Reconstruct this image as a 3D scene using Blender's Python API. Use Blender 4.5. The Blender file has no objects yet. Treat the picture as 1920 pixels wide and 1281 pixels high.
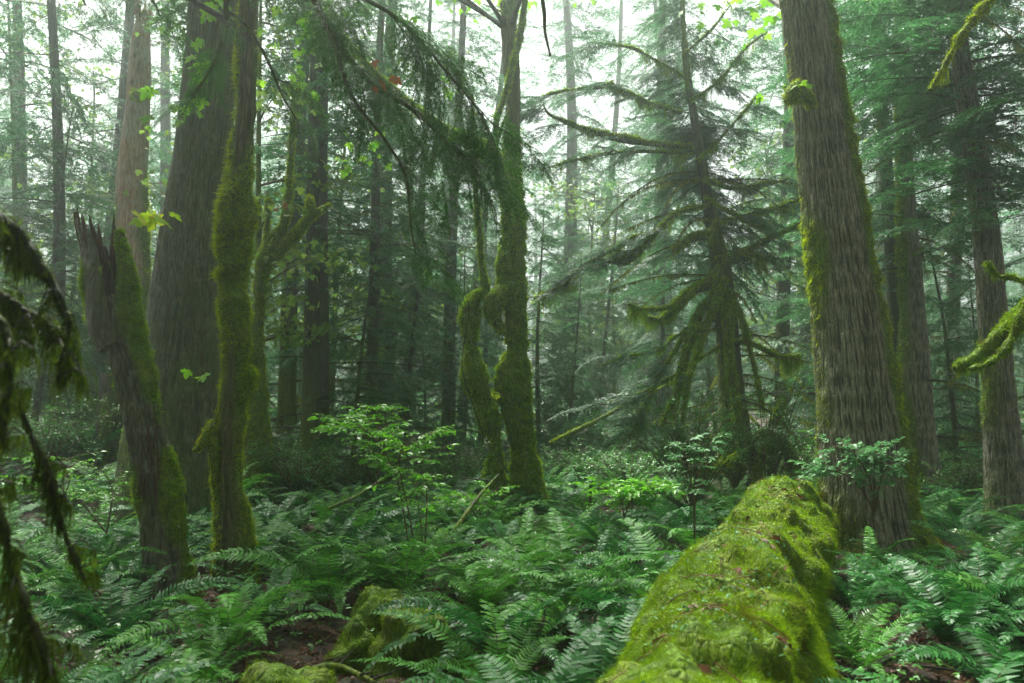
import bpy, math, random
import numpy as np
from mathutils import Vector
random.seed(7)
RNG = np.random.default_rng(11)
S = bpy.context.scene
COL = S.collection

# ------------------------------------------------------------------ camera
FPX, CX, CY = 1493.0, 960.0, 640.5            # focal length and centre in photo pixels (1920 wide)
CAMH = 1.7
PITCH = math.atan((760 - CY) / FPX)
cd = bpy.data.cameras.new("camera"); cam = bpy.data.objects.new("camera", cd); COL.objects.link(cam)
cd.sensor_width = 36; cd.lens = 36 * FPX / 1920
cam.location = (0, 0, CAMH); cam.rotation_euler = (math.pi / 2 + PITCH, 0, 0)
cd.clip_start = 0.05; cd.clip_end = 600
cd.dof.use_dof = True; cd.dof.focus_distance = 9.0; cd.dof.aperture_fstop = 2.8
S.camera = cam

# ------------------------------------------------------------------ sky and sun
SUN_EL, SUN_AZ = math.radians(61), math.radians(-28)
SKY_STR, SUN_STR, EXPO, HAZE = 0.050, 5.0, 2.15, 0.0068
w = bpy.data.worlds.new("World"); S.world = w; w.use_nodes = True
nt = w.node_tree; nt.nodes.clear()
sk = nt.nodes.new("ShaderNodeTexSky"); sk.sky_type = 'NISHITA'; sk.sun_disc = False
sk.sun_elevation = SUN_EL; sk.sun_rotation = SUN_AZ; sk.dust_density = 2.0; sk.air_density = 1.0
hs = nt.nodes.new("ShaderNodeHueSaturation"); hs.inputs['Saturation'].default_value = 0.08
bg = nt.nodes.new("ShaderNodeBackground"); bg.inputs['Strength'].default_value = SKY_STR
wo = nt.nodes.new("ShaderNodeOutputWorld")
nt.links.new(sk.outputs[0], hs.inputs['Color']); nt.links.new(hs.outputs[0], bg.inputs[0]); nt.links.new(bg.outputs[0], wo.inputs[0])
sl = bpy.data.lights.new("sun", 'SUN'); so = bpy.data.objects.new("sun", sl); COL.objects.link(so)
sl.energy = SUN_STR; sl.angle = math.radians(26); sl.color = (1, 0.97, 0.90)
sd = Vector((math.sin(SUN_AZ) * math.cos(SUN_EL), math.cos(SUN_AZ) * math.cos(SUN_EL), math.sin(SUN_EL)))
so.rotation_euler = (-sd).to_track_quat('-Z', 'Y').to_euler(); so.location = (0, 0, 20)
S.view_settings.view_transform = 'Standard'; S.view_settings.look = 'None'
S.view_settings.exposure = EXPO; S.view_settings.gamma = 1
S.view_settings.use_curve_mapping = False
cy = S.cycles if hasattr(S, 'cycles') else None
S.render.engine = 'CYCLES'
cy = S.cycles
cy.use_denoising = True; cy.denoising_prefilter = 'NONE'; cy.max_bounces = 5; cy.diffuse_bounces = 3; cy.glossy_bounces = 2
cy.transmission_bounces = 3; cy.volume_bounces = 2; cy.transparent_max_bounces = 4
cy.use_adaptive_sampling = True; cy.adaptive_threshold = 0.008
cy.caustics_reflective = False; cy.caustics_refractive = False
cy.sample_clamp_indirect = 4.0

# ------------------------------------------------------------------ maths helpers
def at(px, py, Y):
    "point at distance Y in front of the camera seen at photo pixel px, py"
    a = (px - CX) / FPX; b = -(py - CY) / FPX
    dy = math.cos(PITCH) - b * math.sin(PITCH); dz = math.sin(PITCH) + b * math.cos(PITCH)
    k = Y / dy
    return np.array([a * k, Y, CAMH + dz * k])

def _h(ix, iy, iz, s):
    n = (ix * 374761393 + iy * 668265263 + iz * 1274126177 + s * 2246822519) & 0xFFFFFFFF
    n = ((n ^ (n >> 13)) * 1274126177) & 0xFFFFFFFF
    n = n ^ (n >> 16)
    return (n & 0xFFFF) / 32767.5 - 1.0

def vn(P, f=1.0, s=0):
    "value noise -1..1 at points P (...,3)"
    P = np.asarray(P, float) * f
    i = np.floor(P).astype(np.int64); t = P - i; t = t * t * (3 - 2 * t)
    r = 0
    for a in (0, 1):
        wx = t[..., 0] if a else 1 - t[..., 0]
        for b in (0, 1):
            wy = t[..., 1] if b else 1 - t[..., 1]
            for c in (0, 1):
                wz = t[..., 2] if c else 1 - t[..., 2]
                r = r + wx * wy * wz * _h(i[..., 0] + a, i[..., 1] + b, i[..., 2] + c, s)
    return r

def fbm(P, f=1.0, s=0, o=3):
    r = 0; a = 1.0; tot = 0
    for k in range(o):
        r = r + a * vn(P, f * 2 ** k, s + 17 * k); tot += a; a *= 0.5
    return r / tot

def unit(v):
    return v / (np.linalg.norm(v, axis=-1, keepdims=True) + 1e-9)

def catmull(K, n):
    K = np.asarray(K, float); m = len(K)
    if m == 2:
        t = np.linspace(0, 1, n)[:, None]; return K[0] * (1 - t) + K[1] * t
    u = np.linspace(0, m - 1, n); i = np.minimum(u.astype(int), m - 2); t = (u - i)[:, None]
    p1 = K[i]; p2 = K[i + 1]; p0 = K[np.maximum(i - 1, 0)]; p3 = K[np.minimum(i + 2, m - 1)]
    return 0.5 * (2 * p1 + (p2 - p0) * t + (2 * p0 - 5 * p1 + 4 * p2 - p3) * t ** 2 + (3 * p1 - p0 - 3 * p2 + p3) * t ** 3)

def gz(x, y):
    "ground height"
    x = np.asarray(x, float); y = np.asarray(y, float)
    P = np.stack([x, y, np.zeros_like(x)], -1)
    d = np.hypot(x, y)
    far = np.clip((y - 12) / 30, 0, 1)
    z = 0.10 * vn(P, 0.35, 3) * np.clip(d / 4, 0, 1) + 0.05 * vn(P, 1.1, 4) + 0.5 * far * vn(P, 0.08, 5)
    z = z + 0.9 * np.exp(-((x + 7.5) ** 2 / 6 + (y - 13.5) ** 2 / 8)) + 0.25 * np.exp(-((x - 4.2) ** 2 / 2 + (y - 8.8) ** 2 / 2))
    return z + 1.2 * np.clip((y - 20) / 30, 0, 1)

# ------------------------------------------------------------------ mesh accumulator
class Acc:
    def __init__(s): s.v = []; s.f = {3: [], 4: []}; s.m = {3: [], 4: []}; s.a = []; s.n = 0
    def add(s, V, F, mi=0, a=0.0):
        V = np.asarray(V, float).reshape(-1, 3); F = np.asarray(F, np.int64)
        if not len(V): return
        s.v.append(V); k = F.shape[1]; s.f[k].append(F + s.n); s.m[k].append(np.full(len(F), mi, np.int32))
        
        if np.ndim(a) == 2: s.a.append(np.asarray(a, float))
        else:
            q = np.zeros((len(V), 2)); q[:, 0] = a; s.a.append(q)
        s.n += len(V)
    def tris(s, T, mi=0, a=0.0):
        T = np.asarray(T).reshape(-1, 3, 3)
        s.add(T.reshape(-1, 3), np.arange(len(T) * 3).reshape(-1, 3), mi, a)
    def quads(s, Q, mi=0, a=0.0):
        Q = np.asarray(Q).reshape(-1, 4, 3)
        s.add(Q.reshape(-1, 3), np.arange(len(Q) * 4).reshape(-1, 4), mi, a)
    def arrays(s):
        return np.concatenate(s.v), {k: (np.concatenate(s.f[k]) if s.f[k] else np.zeros((0, k), int)) for k in (3, 4)}, \
            {k: (np.concatenate(s.m[k]) if s.m[k] else np.zeros(0, np.int32)) for k in (3, 4)}, np.concatenate(s.a)
    def merge(s, arr, M=None, off=(0, 0, 0), sc=1.0):
        V, F, Mi, A = arr
        W = V * sc
        if M is not None: W = W @ M.T
        W = W + off; base = s.n
        s.v.append(W); s.a.append(A); s.n += len(W)
        for k in (3, 4):
            if len(F[k]): s.f[k].append(F[k] + base); s.m[k].append(Mi[k])
    def build(s, name, mats, parent=None, origin=(0, 0, 0), smooth=False):
        V, F, Mi, A = s.arrays()
        me = bpy.data.meshes.new(name)
        V = (V - np.asarray(origin)).astype(np.float32)
        li = np.concatenate([F[3].ravel(), F[4].ravel()]).astype(np.int32)
        n3, n4 = len(F[3]), len(F[4])
        ls = np.concatenate([np.arange(n3) * 3, n3 * 3 + np.arange(n4) * 4]).astype(np.int32)
        me.vertices.add(len(V)); me.vertices.foreach_set("co", V.ravel())
        me.loops.add(len(li)); me.loops.foreach_set("vertex_index", li)
        me.polygons.add(n3 + n4); me.polygons.foreach_set("loop_start", ls)
        me.update(calc_edges=True)
        me.polygons.foreach_set("material_index", np.concatenate([Mi[3], Mi[4]]))
        me.polygons.foreach_set("use_smooth", np.full(n3 + n4, bool(smooth)))
        for q, nm in enumerate(("moss", "relief")):
            at_ = me.attributes.new(nm, 'FLOAT', 'POINT'); at_.data.foreach_set("value", np.ascontiguousarray(A[:, q], np.float32))
        for m in (mats if isinstance(mats, (list, tuple)) else [mats]): me.materials.append(m)
        me.update()
        o = bpy.data.objects.new(name, me); COL.objects.link(o)
        if parent is not None: o.parent = parent
        else: o.location = tuple(float(q) for q in origin)
        return o

def tag(o, label=None, cat=None, group=None, kind=None):
    if label: o['label'] = label
    if cat: o['category'] = cat
    if group: o['group'] = group
    if kind: o['kind'] = kind
    return o

def thing(name, label, cat, loc, group=None):
    o = bpy.data.objects.new(name, None); o.empty_display_size = 0.2; COL.objects.link(o)
    o.location = tuple(float(q) for q in loc)
    return tag(o, label, cat, group)

def copy_tree(o, parent=None):
    c = o.copy(); COL.objects.link(c); c.parent = parent
    for ch in list(o.children): copy_tree(ch, c)
    return c

# ------------------------------------------------------------------ materials
def lerp3(nt, fac, a, b):
    m = nt.nodes.new("ShaderNodeMix"); m.data_type = 'RGBA'
    for sock, val in ((m.inputs[0], fac), (m.inputs[6], a), (m.inputs[7], b)):
        if hasattr(val, 'is_linked') or hasattr(val, 'links'): nt.links.new(val, sock)
        else: sock.default_value = val if not isinstance(val, tuple) else (*val, 1)[:4]
    return m.outputs[2]

def noise(nt, vec, scale, detail=4, rough=0.6):
    n = nt.nodes.new("ShaderNodeTexNoise"); n.inputs['Scale'].default_value = scale
    n.inputs['Detail'].default_value = detail; n.inputs['Roughness'].default_value = rough
    if vec is not None: nt.links.new(vec, n.inputs['Vector'])
    return n.outputs['Fac']

def ramp(nt, f, a, b, lo=0.0, hi=1.0):
    m = nt.nodes.new("ShaderNodeMapRange"); m.clamp = True
    m.inputs[1].default_value = a; m.inputs[2].default_value = b; m.inputs[3].default_value = lo; m.inputs[4].default_value = hi
    nt.links.new(f, m.inputs[0]); return m.outputs[0]

def newmat(name):
    m = bpy.data.materials.new(name); m.use_nodes = True; nt = m.node_tree; nt.nodes.clear()
    out = nt.nodes.new("ShaderNodeOutputMaterial"); return m, nt, out

def leafmat(name, c1, c2, trans=0.35, rough=0.4, spec=0.5, tcol=None, patch=None, nscale=0.6, clump=None):
    m, nt, out = newmat(name)
    g = nt.nodes.new("ShaderNodeNewGeometry"); tc = nt.nodes.new("ShaderNodeTexCoord")
    col = lerp3(nt, g.outputs['Random Per Island'], c1, c2)
    nz = ramp(nt, noise(nt, g.outputs['Position'], nscale, 2), 0.35, 0.65)
    dark = lerp3(nt, 0.45, col, (c1[0] * .5, c1[1] * .6, c1[2] * .6))
    col = lerp3(nt, nz, dark, col)
    if clump:
        cz = ramp(nt, noise(nt, g.outputs['Position'], clump, 4, .75), .40, .60)
        col = lerp3(nt, cz, lerp3(nt, .55, col, tuple(q * .22 for q in c1)), col)
    if patch:
        pz = ramp(nt, noise(nt, g.outputs['Position'], patch[1], 3), patch[2], patch[2] + 0.12)
        col = lerp3(nt, pz, col, patch[0])
    p = nt.nodes.new("ShaderNodeBsdfPrincipled"); nt.links.new(col, p.inputs['Base Color'])
    p.inputs['Roughness'].default_value = rough; p.inputs['Specular IOR Level'].default_value = spec
    t = nt.nodes.new("ShaderNodeBsdfTranslucent")
    if tcol: t.inputs[0].default_value = (*tcol, 1)
    else: nt.links.new(col, t.inputs[0])
    mx = nt.nodes.new("ShaderNodeMixShader"); mx.inputs[0].default_value = trans
    nt.links.new(p.outputs[0], mx.inputs[1]); nt.links.new(t.outputs[0], mx.inputs[2]); nt.links.new(mx.outputs[0], out.inputs[0])
    return m

def barkmat(name, c1, c2, c3, sc=28, zs=7, mossc=((.11, .21, .006), (.16, .21, .008)), lichen=0.0, bump=0.6):
    m, nt, out = newmat(name)
    tc = nt.nodes.new("ShaderNodeTexCoord")
    mp = nt.nodes.new("ShaderNodeMapping"); nt.links.new(tc.outputs['Object'], mp.inputs[0])
    mp.inputs['Scale'].default_value = (sc, sc, sc / zs)
    a = noise(nt, mp.outputs[0], 1.0, 6, 0.65)
    vo = nt.nodes.new("ShaderNodeTexVoronoi"); vo.feature = 'DISTANCE_TO_EDGE'; vo.inputs['Scale'].default_value = 0.8
    nt.links.new(mp.outputs[0], vo.inputs['Vector'])
    big = noise(nt, tc.outputs['Object'], 2.2, 4)
    col = lerp3(nt, ramp(nt, a, 0.35, 0.65), c1, c2)
    col = lerp3(nt, ramp(nt, big, 0.42, 0.62), col, c3)
    col = lerp3(nt, ramp(nt, vo.outputs['Distance'], 0.0, 0.16, 0.5, 0.0), col, tuple(q * .3 for q in c1))
    if lichen:
        col = lerp3(nt, ramp(nt, noise(nt, tc.outputs['Object'], 7, 5), 0.56, 0.66, 0, lichen), col, (.34, .36, .32))
    rl = nt.nodes.new("ShaderNodeAttribute"); rl.attribute_name = "relief"  # furrows darker, ridges paler: bark tone plus relief shading painted in
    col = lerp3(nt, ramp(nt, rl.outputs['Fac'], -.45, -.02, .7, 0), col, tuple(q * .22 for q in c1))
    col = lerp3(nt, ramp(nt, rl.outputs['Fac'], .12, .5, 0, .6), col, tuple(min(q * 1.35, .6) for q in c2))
    at_ = nt.nodes.new("ShaderNodeAttribute"); at_.attribute_name = "moss"
    mc = lerp3(nt, ramp(nt, noise(nt, tc.outputs['Object'], 3.5, 4), 0.42, 0.6), mossc[0], mossc[1])
    fine = noise(nt, tc.outputs['Object'], 60, 3)
    mc = lerp3(nt, ramp(nt, noise(nt, tc.outputs['Object'], 22, 5, .8), .42, .60, .75, 0), mc, tuple(q * .25 for q in mossc[0]))
    mad = nt.nodes.new("ShaderNodeMath"); mad.operation = 'MULTIPLY_ADD'; mad.inputs[1].default_value = 0.6
    nt.links.new(fine, mad.inputs[0]); nt.links.new(at_.outputs['Fac'], mad.inputs[2])
    mk = ramp(nt, mad.outputs[0], 0.45, 0.85)
    col = lerp3(nt, mk, col, mc)
    p = nt.nodes.new("ShaderNodeBsdfPrincipled"); nt.links.new(col, p.inputs['Base Color'])
    p.inputs['Roughness'].default_value = 0.75; p.inputs['Specular IOR Level'].default_value = 0.35
    hsum = nt.nodes.new("ShaderNodeMath"); hsum.operation = 'ADD'
    nt.links.new(ramp(nt, vo.outputs['Distance'], 0, 0.25), hsum.inputs[0]); nt.links.new(a, hsum.inputs[1])
    b = nt.nodes.new("ShaderNodeBump"); b.inputs['Strength'].default_value = bump; b.inputs['Distance'].default_value = 0.02
    nt.links.new(hsum.outputs[0], b.inputs['Height']); nt.links.new(b.outputs[0], p.inputs['Normal'])
    nt.links.new(p.outputs[0], out.inputs[0])
    return m

M = {}
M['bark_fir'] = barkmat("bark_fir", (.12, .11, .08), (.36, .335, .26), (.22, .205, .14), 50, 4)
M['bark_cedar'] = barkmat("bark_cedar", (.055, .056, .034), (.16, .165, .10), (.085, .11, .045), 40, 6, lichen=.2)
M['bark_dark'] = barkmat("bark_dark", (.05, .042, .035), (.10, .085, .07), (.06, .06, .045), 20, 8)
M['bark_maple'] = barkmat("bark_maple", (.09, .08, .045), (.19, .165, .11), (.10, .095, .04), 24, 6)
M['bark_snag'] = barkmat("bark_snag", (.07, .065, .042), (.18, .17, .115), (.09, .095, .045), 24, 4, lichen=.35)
M['bark_dead'] = barkmat("bark_dead", (.30, .16, .10), (.55, .36, .26), (.42, .36, .30), 30, 8, lichen=.4)
M['wood_rot'] = barkmat("wood_rot", (.06, .03, .02), (.13, .06, .035), (.09, .05, .03), 30, 12)
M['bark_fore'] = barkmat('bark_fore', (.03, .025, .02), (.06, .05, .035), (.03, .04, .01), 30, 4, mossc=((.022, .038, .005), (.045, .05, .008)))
M['twig'] = barkmat("twig", (.035, .028, .022), (.07, .055, .04), (.05, .05, .03), 30, 2, bump=.2)
M['twig_red'] = barkmat("twig_red", (.10, .04, .03), (.16, .08, .05), (.10, .06, .04), 30, 2, bump=.2)
BR = (.36, .19, .008)
M['moss_gold'] = leafmat("moss_gold", (.30, .46, .004), (.60, .72, .008), .55, .8, .1, patch=(BR, 2.2, .60), nscale=3, clump=13)
M['moss_green'] = leafmat("moss_green", (.22, .40, .004), (.52, .72, .010), .55, .8, .1, patch=((.26, .20, .008), 2.0, .74), nscale=3, clump=13)
M['moss_bright'] = leafmat("moss_bright", (.22, .40, .006), (.42, .62, .016), .45, .8, .1, patch=((.13, .085, .02), 3.2, .60), nscale=4, clump=13)
M['moss_hang'] = leafmat("moss_hang", (.12, .17, .015), (.28, .32, .03), .5, .8, .1, nscale=2)
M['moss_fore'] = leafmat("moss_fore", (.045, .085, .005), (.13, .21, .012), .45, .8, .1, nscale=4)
M['needle'] = leafmat("needle", (.035, .14, .04), (.09, .26, .08), .45, .45, .4)
M['needle_far'] = leafmat("needle_far", (.04, .15, .055), (.09, .25, .09), .5, .5, .4, nscale=.25)
M['needle_dark'] = leafmat("needle_dark", (.03, .11, .014), (.08, .25, .03), .45, .4, .4, nscale=2)
M['cedar'] = leafmat("cedar", (.045, .15, .055), (.11, .27, .11), .4, .4, .5)
M['fern'] = leafmat("fern", (.014, .10, .018), (.045, .21, .032), .3, .48, .28, nscale=1.0)
M['fern_mid'] = leafmat('fern_mid', (.04, .17, .016), (.10, .32, .03), .35, .5, .22)
M['fern_dark'] = leafmat('fern_dark', (.012, .09, .018), (.04, .18, .03), .3, .42, .3)
M['fern_light'] = leafmat("fern_light", (.05, .16, .02), (.11, .26, .04), .35, .35, .5, nscale=1.0)
M['maple_leaf'] = leafmat("maple_leaf", (.16, .45, .012), (.32, .60, .03), .6, .4, .4, nscale=2)
M['maple_yellow'] = leafmat("maple_yellow", (.34, .55, .015), (.60, .62, .02), .6, .4, .4, patch=((.45, .20, .05), 9, .60), nscale=2)
M['maple_far'] = leafmat("maple_far", (.13, .26, .03), (.24, .36, .05), .5, .5, .3)
M['leaf_small'] = leafmat("leaf_small", (.06, .22, .03), (.13, .38, .06), .4, .35, .5, nscale=1)
M['leaf_bright'] = leafmat("leaf_bright", (.10, .36, .012), (.22, .58, .03), .5, .35, .4, nscale=2)
M['leaf_pale'] = leafmat("leaf_pale", (.08, .24, .08), (.16, .36, .14), .35, .45, .3, nscale=2)
M['litter'] = leafmat("litter", (.08, .030, .015), (.20, .085, .03), .1, .5, .4, nscale=3)
M['leaf_brown'] = leafmat("leaf_brown", (.30, .10, .03), (.42, .18, .06), .3, .5, .3, nscale=3)

def soilmat():
    m, nt, out = newmat("soil")
    tc = nt.nodes.new("ShaderNodeTexCoord")
    a = noise(nt, tc.outputs['Object'], 14, 8, .7); b = noise(nt, tc.outputs['Object'], 1.1, 4)
    col = lerp3(nt, ramp(nt, a, .35, .68), (.018, .010, .007), (.085, .038, .022))
    col = lerp3(nt, ramp(nt, b, .5, .62), col, (.020, .035, .010))
    p = nt.nodes.new("ShaderNodeBsdfPrincipled"); nt.links.new(col, p.inputs['Base Color']); p.inputs['Roughness'].default_value = .8
    bp = nt.nodes.new("ShaderNodeBump"); bp.inputs['Strength'].default_value = 1; bp.inputs['Distance'].default_value = .03
    nt.links.new(a, bp.inputs['Height']); nt.links.new(bp.outputs[0], p.inputs['Normal']); nt.links.new(p.outputs[0], out.inputs[0])
    return m
M['soil'] = soilmat()

# ------------------------------------------------------------------ ground
def build_ground():
    xs = np.concatenate([np.linspace(-75, -14, 40), np.linspace(-13.8, 13.8, 200), np.linspace(14, 75, 40)])
    ys = np.concatenate([np.linspace(-12, 0, 20), np.linspace(0.15, 24, 170), np.linspace(24.5, 92, 60)])
    X, Y = np.meshgrid(xs, ys); Z = gz(X, Y)
    V = np.stack([X, Y, Z], -1).reshape(-1, 3); nx, ny = len(xs), len(ys)
    i = (np.arange(ny - 1)[:, None] * nx + np.arange(nx - 1)[None]).ravel()
    A = Acc(); A.add(V, np.stack([i, i + 1, i + 1 + nx, i + nx], 1))
    o = A.build("ground", M['soil'], smooth=True)
    tag(o, "dark reddish brown forest floor under the ferns", None, None, 'structure')
build_ground()

# ------------------------------------------------------------------ tubes, moss tufts, sprays
def frames(P):
    T = unit(np.gradient(P, axis=0))
    ref = np.eye(3)[np.argmin(np.abs(T).mean(0))]
    s = unit(np.cross(T, ref)); b = np.cross(T, s)
    return T, s, b

def tube(P, R, nu, disp=None, cap=True):
    "returns grid V, N (n,nu,3) and faces"
    P = np.asarray(P); n = len(P); T, s, b = frames(P)
    th = np.linspace(0, 2 * np.pi, nu, endpoint=False)
    N = s[:, None] * np.cos(th)[None, :, None] + b[:, None] * np.sin(th)[None, :, None]
    Rg = np.broadcast_to(np.asarray(R)[:, None], (n, nu)).copy()
    V = P[:, None] + N * Rg[..., None]
    if disp is not None:
        Rg = Rg + disp(V, N, th, Rg); V = P[:, None] + N * Rg[..., None]
    i = np.arange(n - 1)[:, None] * nu; j = np.arange(nu)[None]; j2 = (j + 1) % nu
    F = np.stack([i + j, i + j2, i + nu + j2, i + nu + j], -1).reshape(-1, 4)
    return V, N, F

def add_tube(A, P, R, nu=6, mi=0, moss=0.0, cap=False):
    V, N, F = tube(P, R, nu); A.add(V, F, mi, moss)
    if cap:
        k = A.n; c = np.asarray(P)[-1]; last = V[-1]
        A.tris(np.stack([last, np.roll(last, -1, 0), np.broadcast_to(c, last.shape)], 1), mi, moss)
    return V, N

def sample_grid(V, N, Wt, n, rng):
    "n points on the tube grid with vertex weights Wt"
    nn, nu = Wt.shape
    V2 = np.concatenate([V, V[:, :1]], 1); N2 = np.concatenate([N, N[:, :1]], 1); W2 = np.concatenate([Wt, Wt[:, :1]], 1)
    e1 = np.linalg.norm(V2[1:, :-1] - V2[:-1, :-1], axis=-1); e2 = np.linalg.norm(V2[:-1, 1:] - V2[:-1, :-1], axis=-1)
    w_ = (e1 * e2 * (W2[:-1, :-1] + W2[1:, 1:]) * .5).ravel(); tot = w_.sum()
    if tot <= 0 or n <= 0: return np.zeros((0, 3)), np.zeros((0, 3))
    c = np.cumsum(w_) / tot
    k = np.minimum(np.searchsorted(c, rng.random(n)), len(c) - 1); i = k // nu; j = k % nu
    u = rng.random((n, 1)); v = rng.random((n, 1))
    bil = lambda G: (G[i, j] * (1 - u) + G[i + 1, j] * u) * (1 - v) + (G[i, j + 1] * (1 - u) + G[i + 1, j + 1] * u) * v
    return bil(V2), unit(bil(N2))

def grid_area(V, Wt):
    V2 = np.concatenate([V, V[:, :1]], 1)
    return float((np.linalg.norm(V2[1:, :-1] - V2[:-1, :-1], axis=-1) * np.linalg.norm(V2[:-1, 1:] - V2[:-1, :-1], axis=-1) * Wt[:-1]).sum())

def tufts(A, P, N, L, W, droop=0.35, spread=0.7, seed=0, mi=0, lift=0.004):
    rng = np.random.default_rng(seed); n = len(P)
    if not n: return
    flow = np.stack([vn(P, 6, 31), vn(P, 6, 32), vn(P, 6, 33)], -1)
    d = unit(N + rng.normal(0, spread * .6, (n, 3)) + flow * .5 + np.array([0, 0, -droop]))
    cl = .35 + 1.0 * np.clip(.5 + .9 * vn(P, 11, 40), 0, 1.2)
    l = L * cl * rng.uniform(.5, 1.25, n)
    sd_ = unit(np.cross(d, rng.normal(0, 1, (n, 3)))) * (W * rng.uniform(.6, 1.3, n))[:, None] * .5
    b = P - N * lift
    A.tris(np.stack([b - sd_, b + sd_, b + d * l[:, None]], 1), mi)

def strands(A, P, L, W, seed=0, mi=0, spread=.25):
    "hanging moss: two-quad strips that hang down"
    rng = np.random.default_rng(seed); n = len(P)
    if not n: return
    L = np.broadcast_to(L, (n,)) * rng.uniform(.4, 1.15, n)
    h = rng.normal(0, spread, (n, 3)); h[:, 2] = -1; h = unit(h)
    a = rng.uniform(0, np.pi, n); sdv = np.stack([np.cos(a), np.sin(a), np.zeros(n)], 1) * (W * rng.uniform(.5, 1.3, n))[:, None] * .5
    m = P + h * (L * .5)[:, None]; e = P + (h + [0, 0, -.6]) * (L * .62)[:, None] + rng.normal(0, .01, (n, 3))
    A.quads(np.stack([P - sdv, P + sdv, m + sdv * .8, m - sdv * .8], 1), mi)
    A.tris(np.stack([m - sdv * .8, m + sdv * .8, e], 1), mi)

def make_spray(seed, L=2.0, tstep=.09, tlen=.55, nlen=.055, nw=.014, nstep=.035, droop=.12, sub=.42, substep=.08, pend=.15, wood=.012):
    "a flat conifer bough along +x: wood and needles"
    rng = np.random.default_rng(seed); A = Acc()
    wig = rng.normal(0, .05, 3)
    def ax(t): t = np.asarray(t)[..., None]; return np.concatenate([L * t * (1 - .08 * t * t), L * (wig[0] * t * (1 - t) + wig[1] * t * t), L * (.06 * t - (.06 + droop) * t ** 2)], -1)
    tt = np.linspace(0, 1, 10); add_tube(A, ax(tt), wood * (1.05 - tt), 4, 0)
    lines = []
    for t in np.arange(.08, .985, tstep / L):
        for sd_ in (-1, 1):
            if rng.random() < .1: continue
            t2 = min(t + rng.uniform(0, tstep / L), 1)
            l = tlen * min(1, .35 + t2 / .25) * (1 - t2) ** .6 * rng.uniform(.6, 1.15) + .05
            an = math.radians(58 - 22 * t2 + rng.normal(0, 8))
            d = np.array([math.cos(an), sd_ * math.sin(an), rng.normal(0, .06)]); s0 = ax(t2)
            lines.append((s0, d, l, pend))
            for u in np.arange(substep, l, substep * rng.uniform(.8, 1.2)):
                q = s0 + d * u + np.array([0, 0, -pend * u * u / max(l, .1)])
                l2 = sub * (l - u) * rng.uniform(.6, 1.2) + .025
                for s2 in (-1, 1):
                    a2 = an * sd_ + s2 * math.radians(42 + rng.normal(0, 8))
                    lines.append((q, np.array([math.cos(a2), math.sin(a2), rng.normal(-.05, .1)]), l2, pend * 1.6))
    lines.append((ax(.6), ax(1.) - ax(.6), 1.0, 0))
    S0 = np.array([q[0] for q in lines]); D = np.array([q[1] for q in lines]); Ln = np.array([q[2] for q in lines]); Pd = np.array([q[3] for q in lines])
    wd = wood * .25
    e = S0 + D * Ln[:, None]; e[:, 2] -= Pd * Ln; perp = unit(np.cross(D, [0, 0, 1.])) * wd * .5
    big = Ln > tlen * .3
    A.tris(np.stack([S0[big] - perp[big], S0[big] + perp[big], e[big]], 1), 0)
    cnt = np.maximum(1, (Ln / nstep).astype(int)); idx = np.repeat(np.arange(len(lines)), cnt)
    k = np.concatenate([np.arange(c) for c in cnt]); x = (k + .5) * nstep
    P = S0[idx] + D[idx] * x[:, None]; P[:, 2] -= Pd[idx] * x * x / np.maximum(Ln[idx], .05)
    for s2 in (-1, 1):
        n = len(P); pr = unit(np.cross(D[idx], [0, 0, 1.])) * s2
        d = unit(D[idx] * .8 + pr * .6 + rng.normal(0, .16, (n, 3)) + [0, 0, -pend * .5])
        up = unit(np.array([0, 0, 1.]) + rng.normal(0, .35, (n, 3))); sdv = unit(np.cross(d, up)) * nw * .5
        l = (nlen * rng.uniform(.65, 1.2, n))[:, None]
        A.tris(np.stack([P - sdv, P + sdv, P + d * l], 1), 1)
    return A.arrays()

def rot(az, tilt=0.0, roll=0.0):
    ca, sa = math.cos(az), math.sin(az); ct, st = math.cos(tilt), math.sin(tilt); cr, sr = math.cos(roll), math.sin(roll)
    Rz = np.array([[ca, -sa, 0], [sa, ca, 0], [0, 0, 1]]); Ry = np.array([[ct, 0, st], [0, 1, 0], [-st, 0, ct]])
    Rx = np.array([[1, 0, 0], [0, cr, -sr], [0, sr, cr]])
    return Rz @ Ry @ Rx

SPR_FAR = [make_spray(20 + k, 2.0, .14, .62, .10, .030, .065, .2 + .07 * k, .42, .14, .3) for k in range(4)]
SPR_MID = [make_spray(30 + k, 1.8, .09, .5, .06, .018, .036, .18 + .07 * k, .42, .085, .35) for k in range(4)]
SPR_NEAR = [make_spray(40 + k, 1.0, .055, .36, .024, .008, .017, .2 + .1 * k, .40, .055, .40, .006) for k in range(3)]

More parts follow.
